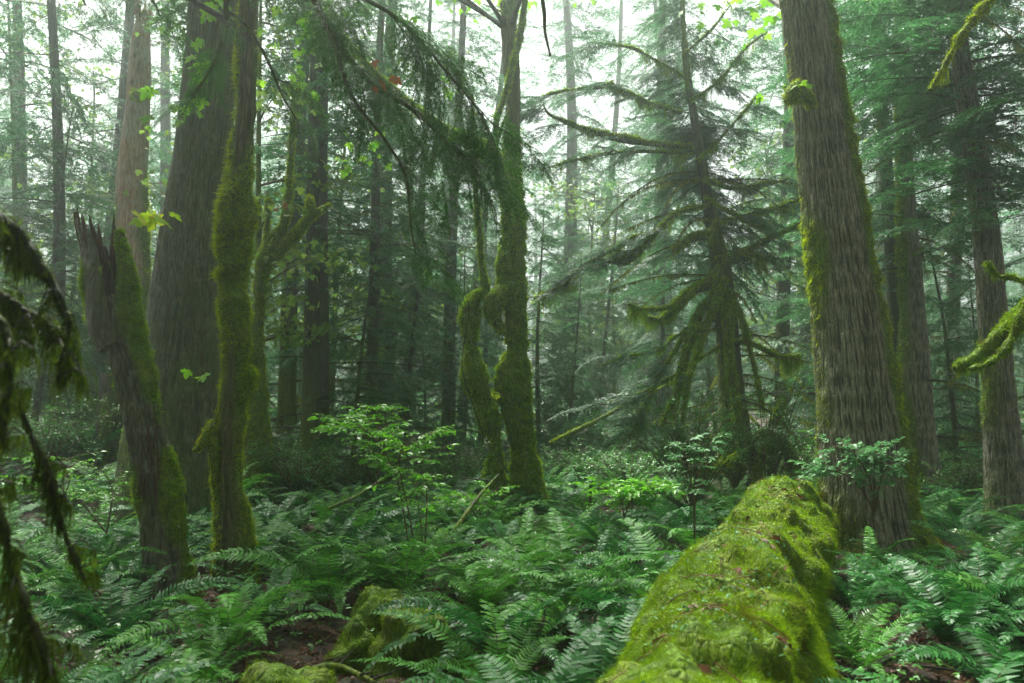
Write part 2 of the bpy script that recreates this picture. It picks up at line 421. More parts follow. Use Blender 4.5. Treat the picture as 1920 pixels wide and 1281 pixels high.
def bare_branch(A, rng, P0, az, L, r=.02, droop=.1, moss=True, mi=0, mi_h=None, tilt=.1):
    t = np.linspace(0, 1, 7)[:, None]; d = np.array([math.cos(az), math.sin(az), 0])
    side = np.array([-d[1], d[0], 0]) * rng.normal(0, .12)
    P = P0 + d * L * t + side * L * t * t + np.array([0, 0, 1]) * (tilt * L * t - (tilt + droop) * L * t * t)
    add_tube(A, P, r * (1.05 - t[:, 0] * .85), 5, mi)
    for q in range(int(L / .25)):
        u = rng.uniform(.25, .95); p = P[int(u * 6)]; a2 = az + rng.choice([-1, 1]) * rng.uniform(.5, 1.1); l = rng.uniform(.15, .5) * L * .5
        e = p + np.array([math.cos(a2), math.sin(a2), rng.normal(-.15, .2)]) * l
        add_tube(A, np.array([p, (p + e) / 2 + [0, 0, .02], e]), np.array([r * .35, r * .25, r * .08]), 3, mi)
    if mi_h is not None:
        n = int(L * 170); u = rng.random(n); k = np.clip((u * 6).astype(int), 0, 5); f = (u * 6 - k)[:, None]
        Q = P[k] * (1 - f) + P[k + 1] * f + rng.normal(0, r * .7, (n, 3))
        strands(A, Q, .05 + .14 * np.clip(vn(Q, 5, 9), 0, 1), .016, int(rng.integers(1e6)), mi_h)
    return P

def conifer(H, r0, Lmax, nb, zmin, sprays, seed, dead=10, leaf='needle_far', bark='bark_dark', mossy=False, lean=.0, zpow=.85, lpow=.6):
    "one conifer at the origin: an Empty with trunk and crown"
    rng = np.random.default_rng(seed)
    root = thing("conifer_tree", "x", "tree", (0, 0, 0))
    t = np.linspace(0, 1, 26); P = np.stack([lean * H * t + .02 * H * (np.sin(t * 5 + seed) - math.sin(seed)) * t, .012 * H * np.sin(t * 4 + seed * 2) * t, -0.4 + (H + .4) * t], 1)
    R = r0 * (1.03 - t) ** .8 + r0 * .55 * np.exp(-t * H / .6)
    V, N, F = tube(P, R, 18, lambda V, N, th, R: R * .14 * fbm(V * [1, 1, .25], 2.5 / max(r0, .1) * .3, seed))
    A = Acc(); A.add(V, F, 0, np.clip(.35 * (1.6 - V[..., 2] / 3) + .5 * fbm(V, 1.3, seed), 0, 1).ravel())
    A.build("trunk", M[bark], root, smooth=True)
    B = Acc(); ga = rng.uniform(0, 6)
    for i in range(nb):
        u = ((i + .5) / nb) ** zpow; z = zmin + (H * .985 - zmin) * u; ga += 2.399 + rng.normal(0, .3)
        L = (Lmax * (1 - z / H) ** lpow) * rng.uniform(.4, 1.15) + .25
        k = np.interp(z, P[:, 2], np.arange(26)); c = P[int(k)] * (1 - k % 1) + P[min(int(k) + 1, 25)] * (k % 1)
        sp = sprays[rng.integers(len(sprays))]; s0 = 2.0 if sprays is SPR_FAR else 1.8
        tl = rng.normal(.16, .2) - .4 * u ** 2
        B.merge(sp, rot(ga, tl, rng.normal(0, .4)), c, L / s0)
    for i in range(dead):
        z = rng.uniform(.8, zmin + (H - zmin) * .3); az = rng.uniform(0, 6.28)
        c = np.array([np.interp(z, P[:, 2], P[:, 0]), np.interp(z, P[:, 2], P[:, 1]), z])
        bare_branch(B, rng, c, az, rng.uniform(.5, 1.0) * Lmax * .75, .02, rng.uniform(0, .35), True, 0, 2 if mossy else None)
    B.build("crown", [M['twig'], M[leaf], M['moss_hang']], root)
    return root

def leaf_shape_maple():
    a = []
    lob = [(-150, .35), (-128, .62), (-105, .42), (-88, .78), (-70, .95), (-56, .80), (-44, .48), (-32, .78), (-14, .95), (0, 1.15), (14, .95), (32, .78), (44, .48), (56, .80), (70, .95), (88, .78), (105, .42), (128, .62), (150, .35), (180, .12)]
    for d, r in lob: a.append((math.cos(math.radians(d)) * r, math.sin(math.radians(d)) * r, -.12 * r * r - .05 * abs(math.sin(math.radians(d) * 2.6))))
    return np.array(a)
MAPLE = leaf_shape_maple()
def add_maple_leaves(A, C, size, seed, mi=0, facing=None):
    rng = np.random.default_rng(seed); n = len(MAPLE)
    for c in C:
        s = size * rng.uniform(.6, 1.15) * .5
        R_ = rot(rng.uniform(0, 6.28), rng.normal(.85, .3), rng.normal(0, .5))
        V = MAPLE * s @ R_.T + c; V = np.concatenate([V, [c]])
        A.add(V, np.array([[i, (i + 1) % n, n] for i in range(n)]), mi)

# ------------------------------------------------------------------ background trees
def at_ground(px, Y):
    x = (px - CX) / FPX * Y * math.cos(PITCH) * 1.0 / math.cos(PITCH)
    return np.array([x, Y, float(gz(x, Y))])

KINDS = [
    conifer(24, .24, 3.4, 115, 2.6, SPR_FAR, 1, 18),
    conifer(21, .17, 2.8, 105, 1.4, SPR_FAR, 2, 22, mossy=True),
    conifer(25, .32, 3.8, 110, 5.0, SPR_FAR, 3, 26, lean=.02),
    conifer(15, .12, 2.5, 95, .8, SPR_FAR, 4, 8),
    conifer(19, .17, 2.8, 95, 2.8, SPR_FAR, 5, 24, bark='bark_dark', mossy=True, lean=-.02),
]
SHADE_TREES = [conifer(23, .30, 5.2, 130, 9.0, SPR_FAR, 15, 6)]  # out-of-view trees, added so their crowns shade the foreground
YOUNG = [conifer(6.0, .06, 1.9, 60, .5, SPR_MID, 6, 4, leaf='needle', zpow=.95, lpow=.5),
         conifer(8.5, .09, 2.1, 75, .8, SPR_MID, 7, 6, leaf='needle', zpow=.95, lpow=.5)]

def zone(px):
    for a, s in ((-60, "beyond the left edge boughs"), (230, "left of the pale dead snag"), (420, "behind the huge cedar trunk"), (640, "behind the broken mossy maple"),
                 (850, "between the broken maple and the twin trunked maple"), (1010, "behind the twin trunked maple"), (1220, "in the foggy gap right of the twin trunked maple"),
                 (1480, "behind the dark shaggy hemlock"), (1760, "behind the thick furrowed trunk"), (9999, "behind the far right trunk")):
        if px < a + .1: last = s; break
    return s
usedk = set()
def place(kinds, k, px, Y, sc=1.0, rz=None, label=None, group=None):
    src = kinds[k % len(kinds)]
    key = (id(kinds), k % len(kinds))
    o = src if key not in usedk else copy_tree(src)
    usedk.add(key)
    p = at_ground(px, Y); o.location = tuple(p); o.rotation_euler = (random.gauss(0, .035), random.gauss(0, .045), rz if rz is not None else random.uniform(0, 6.28))
    o.scale = (sc, sc, sc)
    o['label'] = label; o['group'] = group; o['category'] = 'tree'
    return o

BACK = []
# clearly seen trunks first: (px, Y, kind, scale, what)
seen = [(108, 15.5, 3, 1.15, "slim dark conifer with bare side branches left of the pale dead snag"),
        (172, 19, 1, 1.1, "pale hazy conifer trunk just left of the pale dead snag"),
        (25, 21, 0, .9, "hazy conifer trunk at the far left edge behind mossy boughs"),
        (540, 17.5, 4, 1.2, "dark trunked conifer with mossy stubs behind the broken mossy maple"),
        (590, 14.5, 2, .80, "leaning dark conifer trunk just right of the broken mossy maple"),
        (690, 17.5, 1, .85, "narrow dark conifer trunk ringed by mossy dead twigs, left of a pair"),
        (722, 21, 2, .85, "dark conifer trunk, left of the thin pair mid distance"),
        (752, 22, 4, .9, "dark slender conifer trunk, right of the thin pair mid distance"),
        (842, 21.5, 0, .8, "misty conifer trunk close left of the twin trunked maple"),
        (1062, 30, 2, 1.0, "faint conifer trunk deep in the fog right of the twin trunked maple"),
        (1115, 36, 1, 1.3, "thin pale trunk standing in the foggy gap"),
        (1235, 26, 0, 1.0, "misty tall conifer filling the fog left of the shaggy hemlock"),
        (1460, 20, 1, 1.1, "hazy conifer between the shaggy hemlock and thick furrowed trunk"),
        (1680, 16, 4, 1.0, "slim dark conifer trunk close behind the brown mossy trunk"),
        (1770, 20, 1, 1.1, "mossy twigged conifer between the two right hand trunks"),
        (1985, 14, 4, 1.1, "mossy conifer leaning boughs in at the far right edge")]
for px, Y, k, sc, lb in seen:
    place(KINDS, k, px, Y, sc, label=lb)
rb = random.Random(5)
for row, (Y0, step) in enumerate(((26, 6.5), (36, 8), (48, 8), (60, 6.5), (70, 5.5), (82, 5.5))):
    hw = Y0 * 0.72 + 4; x = -hw + rb.uniform(0, step)
    while x < hw:
        Y = Y0 + rb.uniform(-2.5, 2.5); px = CX + x / Y * FPX
        gap = 985 < px < 1215 or (20 < px < 130 and row < 3)
        if not (gap and row < 3):
            place(KINDS, rb.randrange(5), px, Y, rb.uniform(.8, 1.15) * (1 if row < 3 else 1.25), label="fog softened conifer standing " + zone(px), group="foggy conifers " + zone(px))
        x += step * rb.uniform(.75, 1.3)
for px, Y, k, sc, lb in ((660, 15, 0, .95, "young hemlock with layered green boughs behind the leafy saplings"), (760, 18, 1, .8, "young hemlock with flat spreading boughs left of the twin trunked maple"),
                         (840, 19, 0, .85, "pale green young hemlock touching the twin trunked maple's left side"), (1060, 19, 0, .9, "light green young hemlock just right of the twin trunked maple"),
                         (1120, 25, 1, 1.0, "misty young hemlock in the foggy gap"), (60, 14, 1, .8, "young hemlock behind the hanging mossy boughs"),
                         (215, 17, 1, .85, "young hemlock behind the jagged broken trunk"), (1530, 15.5, 1, .9, "young hemlock peeping left of the thick furrowed trunk"),
                         (1790, 16, 0, 1.0, "young hemlock between the brown mossy trunk and far right trunk"), (480, 19, 1, .9, "young hemlock behind the broken mossy maple"),
                         (900, 24, 1, 1.0, "misty young hemlock seen beside the twin trunked maple")):
    place(YOUNG, k, px, Y, sc, label=lb)
for Y0, st in ((20, 3.4), (25, 4.0), (32, 4.6)):
    x = -Y0 * .68
    while x < Y0 * .68:
        Y = Y0 + rb.uniform(-2, 2); px = CX + x / Y * FPX
        if not (1010 < px < 1180 and rb.random() < .6): place(YOUNG, rb.randrange(2), px, Y, rb.uniform(.7, 1.25), label="young hemlock of the misty understory " + zone(px), group="misty understory hemlocks " + zone(px))
        x += st * rb.uniform(.7, 1.3)

for Y0, st in ((44, 4.0), (58, 4.5), (74, 5)):
    x = -Y0 * .7
    while x < Y0 * .7:
        Y = Y0 + rb.uniform(-3, 3); px = CX + x / Y * FPX
        place(YOUNG, rb.randrange(2), px, Y, rb.uniform(1.5, 2.3), label="fog washed bushy conifer far back " + zone(px), group="far bushy conifers " + zone(px)); x += st * rb.uniform(.7, 1.3)

def broadleaf(seed, H):
    rng = np.random.default_rng(seed); root = thing("maple_tree", "x", "tree", (0, 0, 0)); A, B = Acc(), Acc()
    P = catmull([[0, 0, -.3], [.2, 0, H * .3], [-.1, .2, H * .6], [.2, 0, H]], 30); add_tube(A, P, np.linspace(.12, .02, 30), 10, 0, .5); C = []
    for i in range(26):
        p = P[rng.integers(9, 30)]; az = rng.uniform(0, 6.28); L = rng.uniform(1, 2.6); t = np.linspace(0, 1, 8)[:, None]
        Q = p + np.array([math.cos(az), math.sin(az), .45]) * L * t - np.array([0, 0, .25]) * L * t * t; add_tube(B, Q, np.linspace(.03, .006, 8), 4, 0)
        for c in range(55): C.append(Q[rng.integers(3, 8)] + rng.normal(0, 1, 3) * [.4, .4, .12])
    C = np.array(C); n = len(C); az = rng.uniform(0, 6.28, n); D = unit(np.stack([np.cos(az), np.sin(az), rng.normal(-.3, .3, n)], 1))
    add_maple_leaves(B, C, .2, seed, 1)
    A.build("trunk", M['bark_maple'], root, smooth=True); B.build("crown", [M['twig'], M['maple_far']], root); return root
BROAD = [broadleaf(61, 9.0), broadleaf(62, 12.0)]
for px, Y, k, sc, lb in ((35, 17, 1, .9, "light green leafy maple behind the left edge boughs"), (180, 24, 1, 1.0, "light green maple in mist beyond the pale dead snag"), (620, 19, 1, .85, "light green maple rising behind the needle boughs at top centre"),
                         (720, 23, 1, 1.05, "sunlit maple deep behind the thin pair of trunks"), (1105, 27, 0, 1.0, "yellow green maple glowing in the foggy gap"), (1150, 34, 1, .9, "small yellow green maple farthest back in the foggy gap"),
                         (500, 13.5, 1, .8, "bright leafed maple behind the slim wavy trunk"), (1480, 25, 0, 1.1, "pale green maple left of the thick furrowed trunk")):
    place(BROAD, k, px, Y, sc, label=lb)
for x, Y, sc, lb in ((-7.5, -1, 1, "tall conifer rising beside the viewer's left shoulder"), (-6.5, 5.2, .95, "unseen conifer added outside the left edge to shade the ferns"),
                     (6.8, 3.6, 1, "unseen conifer added outside the right edge to shade the log"), (7.2, -1.5, 1, "tall conifer rising beside the viewer's right shoulder"),
                     (-2.4, -4, 1.05, "unseen conifer added for shade just behind the viewer, left"), (3.0, -5, 1, "unseen conifer added for shade just behind the viewer, right"),
                     (-10.2, 10.5, .95, "unseen conifer added for shade outside the left edge beyond the old stump"), (8.0, 6.8, .95, "unseen conifer added for shade outside the right edge in line with the thick furrowed trunk"),
                     (0.3, -9, 1, "unseen conifer added for shade straight behind the viewer"), (10.0, 9.5, 1, "unseen conifer added for shade outside the right edge beyond the far right trunk")):
    o = place(SHADE_TREES, 0, CX, 5, sc, label=lb); o.location = (x, Y, float(gz(x, Y)))
for i, (x, Y) in enumerate(((-4.5, -2.5), (4.6, -2.6), (0, -5.5), (-8, -5), (8, -5.5), (-4, -8), (4.2, -8), (-11, 0), (11.5, 1), (-12, 5), (12.5, 5.5), (0.5, -11), (-9, -10), (9, -10), (-5.6, 1.2), (6.2, 1.0))):  # unseen ring of conifers, added to cut frontal light from behind the camera
    o = place(KINDS, (0, 3, 1, 4)[i % 4], CX, 5, .85, label="unseen conifer added for shade around and behind the viewer", group="added shade conifers around the viewer"); o.location = (x, Y, float(gz(x, Y)))
    if i < 14:
        x2, Y2 = x * 1.12 + .8, Y - 1.6; o = place(YOUNG, i, CX, 5, 1.2, label="unseen young hemlock added for shade around and behind the viewer", group="added shade hemlocks around the viewer"); o.location = (x2, Y2 if abs(x) > 9 or Y < 0 else Y, float(gz(x2, Y2)))

# ------------------------------------------------------------------ hero trunks
def pathof(pts, D, n):
    K = np.array([list(at(p[0], p[1], D + (p[3] if len(p) > 3 else 0))) + [p[2] * (D + (p[3] if len(p) > 3 else 0)) / FPX] for p in pts])
    C = catmull(K, n); return C[:, :3], np.maximum(C[:, 3], .002)

def bark_disp(amp, nr, seed, twist=0.0, vs=1.6, rel=1.0):
    def f(V, N, th, R):
        z = V[..., 2]; c = np.cos(th)[None] ; s = np.sin(th)[None]
        rr = nr / (2 * np.pi)
        Q = np.stack([c * rr + 0 * z, s * rr + 0 * z, z * vs + 0 * c], -1)
        Q = Q + .35 * np.stack([vn(V, 5, seed), vn(V, 5, seed + 1), 0 * z], -1)
        h = 1 - 2.2 * np.abs(vn(Q, 1.0, seed + 2)); h2 = 1 - 2 * np.abs(vn(Q * [1, 1, .6], 1.7, seed + 3))
        low = fbm(V * [1, 1, .5], 1.6, seed + 4)
        rg = h * .7 + h2 * .4 - .5; f.ridge = rg * rel + .05 * (1 - rel); return amp * rg + low * R * .10
    return f

def moss_mask(front=0.0, right=0.0, left=0.0, up=0.0, low=0.0, base=0.0, ns=1.6, amp=.8, seed=0, zref=2.0):
    "coverage 0..1 by which side the surface faces and height"
    def f(V, N):
        m = base + right * np.clip(N[..., 0], 0, 1) ** 1.2 + left * np.clip(-N[..., 0], 0, 1) ** 1.2 + up * np.clip(N[..., 2], 0, 1) + front * np.clip(N[..., 1], 0, 1)
        m = m + low * np.clip(1 - V[..., 2] / zref, 0, 1) + amp * fbm(V * [1, 1, .6], ns, seed)
        return np.clip(m, 0, 1)
    return f

def limb(A, Mo, P, R, nu, mask, dens, ml, mw, seed, disp=None, mi=0, hang=0, hl=.15, swell=.02, droop=.35, cushion=3.0, mo_i=0, hw=.010):
    "adds bark surface to A and moss to Mo"
    ms = [None]; R = np.maximum(R * .5, R - (swell * .75 + (ml * .6 if dens else 0)))
    def dd(V, N, th, R_):
        d = disp(V, N, th, R_) if disp else R_ * .06 * fbm(V, 3, seed)
        m = mask(V, N); ms[0] = m
        return d * (1 - .6 * m) + swell * m * (1 + .9 * fbm(V, cushion, seed + 5) + 1.3 * vn(V, cushion * 3.0, seed + 6))
    V, N, F = tube(P, R, nu, dd)
    m = ms[0]
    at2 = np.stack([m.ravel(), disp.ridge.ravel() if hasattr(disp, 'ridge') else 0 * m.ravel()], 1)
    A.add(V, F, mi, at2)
    if Mo is not None and dens:
        rng = np.random.default_rng(seed); wt = np.clip((m - .25) / .5, 0, 1)
        n = int(grid_area(V, wt) * dens); Q, NN = sample_grid(V, N, wt, n, rng)
        tufts(Mo, Q, NN, ml, mw, droop, .7, seed, mo_i)
        sh = (rng.random(len(Q)) < .13) & (vn(Q, 7, seed + 9) > -.15)
        tufts(Mo, Q[sh], NN[sh], ml * 1.55, mw * 2.2, droop + .45, .8, seed + 3, mo_i)
        if hang:
            wt2 = wt * np.clip(-N[..., 2] + .3, 0, 1); n = int(grid_area(V, np.ones_like(wt)) * hang); Q, NN = sample_grid(V, N, wt2, n, rng)
            strands(Mo, Q, hl * np.clip(.25 + 1.4 * vn(Q, 4, seed), .1, 1.5), hw, seed + 1, mo_i)
    return V, N, m

def ovate(A, P, D, L, W, seed, mi=0, fold=.15):
    "pointed oval leaves, one each at P heading D"
    rng = np.random.default_rng(seed); n = len(P)
    up = unit(np.array([0, 0, 1.]) + rng.normal(0, .4, (n, 3))); s = unit(np.cross(D, up)); nn = np.cross(s, D)
    l = (L * rng.uniform(.6, 1.2, n))[:, None]; w_ = l / L * W * .5
    b = P; q1 = P + D * l * .3 - nn * l * .02; q2 = P + D * l * .65 - nn * l * .06; e = P + D * l - nn * l * .2
    a1 = q1 + s * w_ + nn * w_ * fold; a2 = q1 - s * w_ + nn * w_ * fold; b1 = q2 + s * w_ * .8 + nn * w_ * fold; b2 = q2 - s * w_ * .8 + nn * w_ * fold
    V = np.stack([b, a1, b1, e, b2, a2, q1, q2], 1).reshape(-1, 3); k = np.arange(n)[:, None] * 8
    A.add(V, (k + [4, 5, 6, 7]), mi)
    A.add(V, np.concatenate([k + [0, 1, 6], k + [2, 3, 7], k + [0, 6, 5], k + [7, 3, 4]]), mi)

def sprig(root, o, pts, D, clusters, size, leaf, seed, r=.004, name="leaf_spray"):
    "thin twig traced through pts carrying maple leaves near its end points"
    A = Acc(); P, _ = pathof([(a, b, 1, c) for a, b, c in pts], D, 14)
    add_tube(A, P, np.linspace(r, r * .4, 14), 5, 0)
    rng = np.random.default_rng(seed); C = []
    for (px, py, dd, sx, sy, k) in clusters:
        for _ in range(k):
            c = at(px + rng.uniform(-1, 1) * sx, py + rng.uniform(-1, 1) * sy, D + dd + rng.normal(0, .08)); C.append(c)
            q = P[np.argmin(np.linalg.norm(P - c, axis=1))]
            add_tube(A, np.array([q, (q + c) / 2 + [0, 0, .02], c]), np.array([r * .35] * 3), 3, 0)
    add_maple_leaves(A, C, size, seed + 1, 1)
    return A.build(name, [M['twig_red'], M[leaf]], root, o)

# -- thick furrowed trunk on the right
def right_trunk():
    D = 8.8; pts = [(1652, 1090, 150), (1640, 1035, 122), (1632, 985, 104), (1622, 900, 93), (1612, 800, 87), (1590, 600, 77), (1562, 400, 70), (1535, 200, 61), (1508, 0, 57), (1480, -250, 52), (1450, -600, 45), (1430, -1100, 34), (1420, -1700, 20)]
    P, R = pathof(pts, D, 900); R = R * .92; o = P[0].copy()
    root = thing("maple_tree", "thick leaning tree with grey vertical furrowed bark and gold moss down its sides", "tree", o)
    A, Mo = Acc(), Acc()
    mk0 = moss_mask(right=2.0, left=.95, base=-.42, ns=1.5, amp=.75, seed=5, low=.25, zref=1.4)
    mk = lambda V, N: np.clip(mk0(V, N) + .35 * np.clip((V[..., 2] - 4.6) / 1.5, 0, 1) * np.clip(N[..., 0] + .2, 0, 1), 0, 1)
    limb(A, Mo, P, R, 540, mk, 2600, .05, .007, 51, bark_disp(.017, 132, 8, vs=4.6, rel=.8), swell=.03, droop=.9)
    # mossy burl below the leaf tuft
    K = [(1478, 190, 12, -.45), (1492, 172, 22, -.62), (1512, 178, 14, -.62), (1522, 205, 5, -.55)]
    P2, R2 = pathof(K, D, 20); limb(A, Mo, P2, R2, 20, lambda V, N: np.ones(V.shape[:2]), 5000, .05, .007, 52, hang=700, hl=.1)
    A.build("trunk", M['bark_fir'], root, o, True); Mo.build("moss", M['moss_gold'], root, o)
    sprig(root, o, [(1480, 190, -.5), (1450, 180, -.7), (1420, 185, -.8)], D, [(1424, 188, -.8, 14, 8, 3)], .17, 'maple_leaf', 3)
    sprig(root, o, [(1480, 180, -.6), (1495, 160, -.8), (1515, 152, -.8)], D, [(1492, 158, -.85, 25, 6, 5)], .15, 'maple_leaf', 4)
    # limbs and crown above the frame
    B = Acc(); rng = np.random.default_rng(3); C = []
    for i in range(14):
        u = rng.uniform(.62, .98); p = P[int(u * 899)]; az = rng.uniform(0, 6.28); L = rng.uniform(1.5, 3.8)
        t = np.linspace(0, 1, 8)[:, None]; Q = p + np.array([math.cos(az), math.sin(az), .7]) * L * t + rng.normal(0, .1, 3) * t
        add_tube(B, Q, np.linspace(.06, .012, 8), 6, 0)
        for _ in range(150):
            q = Q[rng.integers(3, 8)] + rng.normal(0, .55, 3) + [0, 0, -.1]
            if q[2] > 7.2: C.append(q)
    add_maple_leaves(B, C, .22, 8, 1)
    B.build("crown", [M['twig'], M['maple_leaf']], root, o)
right_trunk()

# -- left tall mossy maple
def left_maple():
    D = 7.3; pts = [(437, 1140, 50), (436, 1090, 44), (436, 1000, 41), (430, 900, 32), (434, 800, 33), (444, 700, 33), (440, 620, 31), (438, 530, 29), (440, 440, 34), (446, 350, 33), (452, 300, 27), (462, 200, 27), (464, 100, 27), (468, 0, 28), (478, -150, 26), (470, -400, 22), (450, -800, 15), (440, -1200, 8)]
    P, R = pathof(pts, D, 420); o = P[0].copy()
    root = thing("maple_tree", "slim wavy trunk wrapped in golden green moss, front left beside the jagged broken trunk", "tree", o)
    A, Mo = Acc(), Acc()
    mk0 = moss_mask(right=.4, left=.45, base=.48, ns=1.7, amp=.9, seed=15)
    mk = lambda V, N: np.clip(mk0(V, N) - .55 * np.clip((V[..., 2] - 3.75) / .4, 0, 1) * (1 - .6 * np.clip(-N[..., 0], 0, 1)), 0, 1)
    limb(A, Mo, P, R, 110, mk, 9000, .05, .0065, 61, bark_disp(.010, 60, 18, vs=3, rel=.7), swell=.034, droop=.15, hang=0)
    for K in ([(405, 790, 9, 0), (390, 815, 6, -.1), (375, 838, 4, -.15), (362, 845, 2, -.15)], [(412, 930, 12, 0), (402, 880, 8, -.1), (398, 800, 3, -.1)]):
        P2, R2 = pathof(K, D, 24); limb(A, Mo, P2, R2, 12, lambda V, N: np.ones(V.shape[:2]) * .9, 9000, .035, .006, 62)
    A.build("trunk", M['bark_maple'], root, o, True); Mo.build("moss", M['moss_gold'], root, o)
    sprig(root, o, [(410, 785, -.05), (395, 720, -.1), (375, 660, -.15), (385, 700, -.2)], D, [(360, 702, -.2, 22, 7, 4)], .15, 'maple_leaf', 5)
    sprig(root, o, [(410, 790, 0), (370, 700, -.2), (310, 560, -.4), (292, 430, -.5), (290, 408, -.5)], D, [(262, 405, -.5, 14, 5, 2), (288, 408, -.5, 10, 5, 2), (318, 405, -.5, 14, 5, 2)], .25, 'maple_yellow', 6)
    sprig(root, o, [(470, 120, .2), (440, 90, .8), (410, 60, 1.3), (385, 110, 1.6), (360, 190, 1.7)], D, [(425, 20, 1.3, 45, 22, 14), (372, 110, 1.6, 18, 40, 14), (355, 205, 1.7, 26, 25, 10), (300, 168, 1.7, 26, 12, 5), (280, 225, 1.7, 12, 14, 3)], .2, 'maple_leaf', 7)
    B = Acc(); C = []; rng = np.random.default_rng(9)
    for i in range(12):
        u = rng.uniform(.72, .98); p = P[int(u * 419)]; az = rng.uniform(0, 6.28); L = rng.uniform(1.2, 2.8)
        t = np.linspace(0, 1, 8)[:, None]; Q = p + np.array([math.cos(az), math.sin(az), .6]) * L * t
        add_tube(B, Q, np.linspace(.04, .01, 8), 6, 0)
        for _ in range(120):
            q = Q[rng.integers(3, 8)] + rng.normal(0, .45, 3)
            if q[2] > 6.0: C.append(q)
    add_maple_leaves(B, C, .2, 10, 1)
    B.build("crown", [M['twig'], M['maple_leaf']], root, o)
left_maple()

# -- huge cedar behind it
def big_cedar():
    D = 10.4; pts = [(312, 1080, 150), (314, 1010, 118), (322, 900, 98), (332, 800, 90), (342, 700, 80), (350, 600, 73), (360, 450, 63), (377, 300, 56), (392, 150, 52), (402, 0, 49), (415, -250, 44), (425, -700, 34), (430, -1300, 16)]
    P, R = pathof(pts, D, 560); o = P[0].copy()
    root = thing("cedar_tree", "huge grey barked conifer trunk with wide base behind the two mossy left trunks", "tree", o)
    A, Mo = Acc(), Acc()
    mk = moss_mask(base=-.1, low=.5, ns=1.1, amp=.7, seed=25, zref=3.5)
    limb(A, Mo, P, R, 340, mk, 500, .03, .007, 71, bark_disp(.008, 130, 28, vs=3.5, rel=.45), swell=.01)
    A.build("trunk", M['bark_cedar'], root, o, True); Mo.build("moss", M['moss_green'], root, o)
    B = Acc(); rng = np.random.default_rng(4)
    for i in range(48):
        u = rng.uniform(.74, .985); p = P[int(u * 559)]
        if p[2] < 7.6: continue
        B.merge(SPR_MID[rng.integers(4)], rot(rng.uniform(0, 6.28), rng.normal(.1, .15), rng.normal(0, .3)), p, rng.uniform(1.0, 1.9))
    B.build("crown", [M['twig'], M['needle_dark']], root, o)
big_cedar()

# -- pale dead snag with woodpecker holes
def dead_snag():
    D = 14.0; pts = [(264, 965, 60), (262, 900, 52), (258, 800, 46), (254, 650, 40), (250, 520, 36), (249, 420, 34), (246, 340, 34), (252, 260, 31), (258, 180, 27), (262, 100, 24), (266, 50, 21), (268, 28, 17)]
    P, R = pathof(pts, D, 240); o = P[0].copy()
    root = thing("dead_tree", "pale pinkish dead snag with peeling bark and woodpecker holes, top left", "tree", o)
    A, Mo = Acc(), Acc()
    def disp(V, N, th, R_):
        strip = np.clip(fbm(V * [1, 1, .4], 1.4, 35) * 3, -1, 1) * .02
        d = strip + .010 * fbm(V * [1, 1, .2], 9, 36)
        for hx, hz, hr in ((265, 88, 5), (270, 128, 4), (269, 140, 4), (262, 112, 3), (258, 165, 3)):
            c = at(hx, hz, D); q = np.hypot((V[..., 0] - c[0]) / (hr * D / FPX), (V[..., 2] - c[2]) / (hr * 1.7 * D / FPX))
            d = d - .14 * (q < 1) * (N[..., 1] < 0)
        return d
    mk0 = moss_mask(right=.8, left=.6, base=-.35, ns=1.6, amp=.8, seed=45)
    mk = lambda V, N: np.clip(mk0(V, N) - .8 * np.clip((V[..., 2] - 6.3) / .5, 0, 1), 0, 1)
    limb(A, Mo, P, R, 90, mk, 2500, .055, .012, 81, disp, swell=.03)
    K = [(262, 190, 6, -.25), (255, 178, 12, -.4), (246, 186, 8, -.35)]
    P2, R2 = pathof(K, D, 12); limb(A, Mo, P2, R2, 12, lambda V, N: np.ones(V.shape[:2]), 3000, .05, .012, 82)
    rng = np.random.default_rng(2)
    tp = P[-1]
    for k in range(7):
        a = k / 7 * 6.28; b0 = tp + np.array([math.cos(a), math.sin(a), -.1]) * R[-1] * .8
        add_tube(A, np.array([b0, b0 + [0, 0, rng.uniform(.1, .4)]]), np.array([.06, .01]), 5, 0, cap=True)
    A.build("trunk", M['bark_dead'], root, o, True); Mo.build("moss", M['moss_gold'], root, o)
dead_snag()

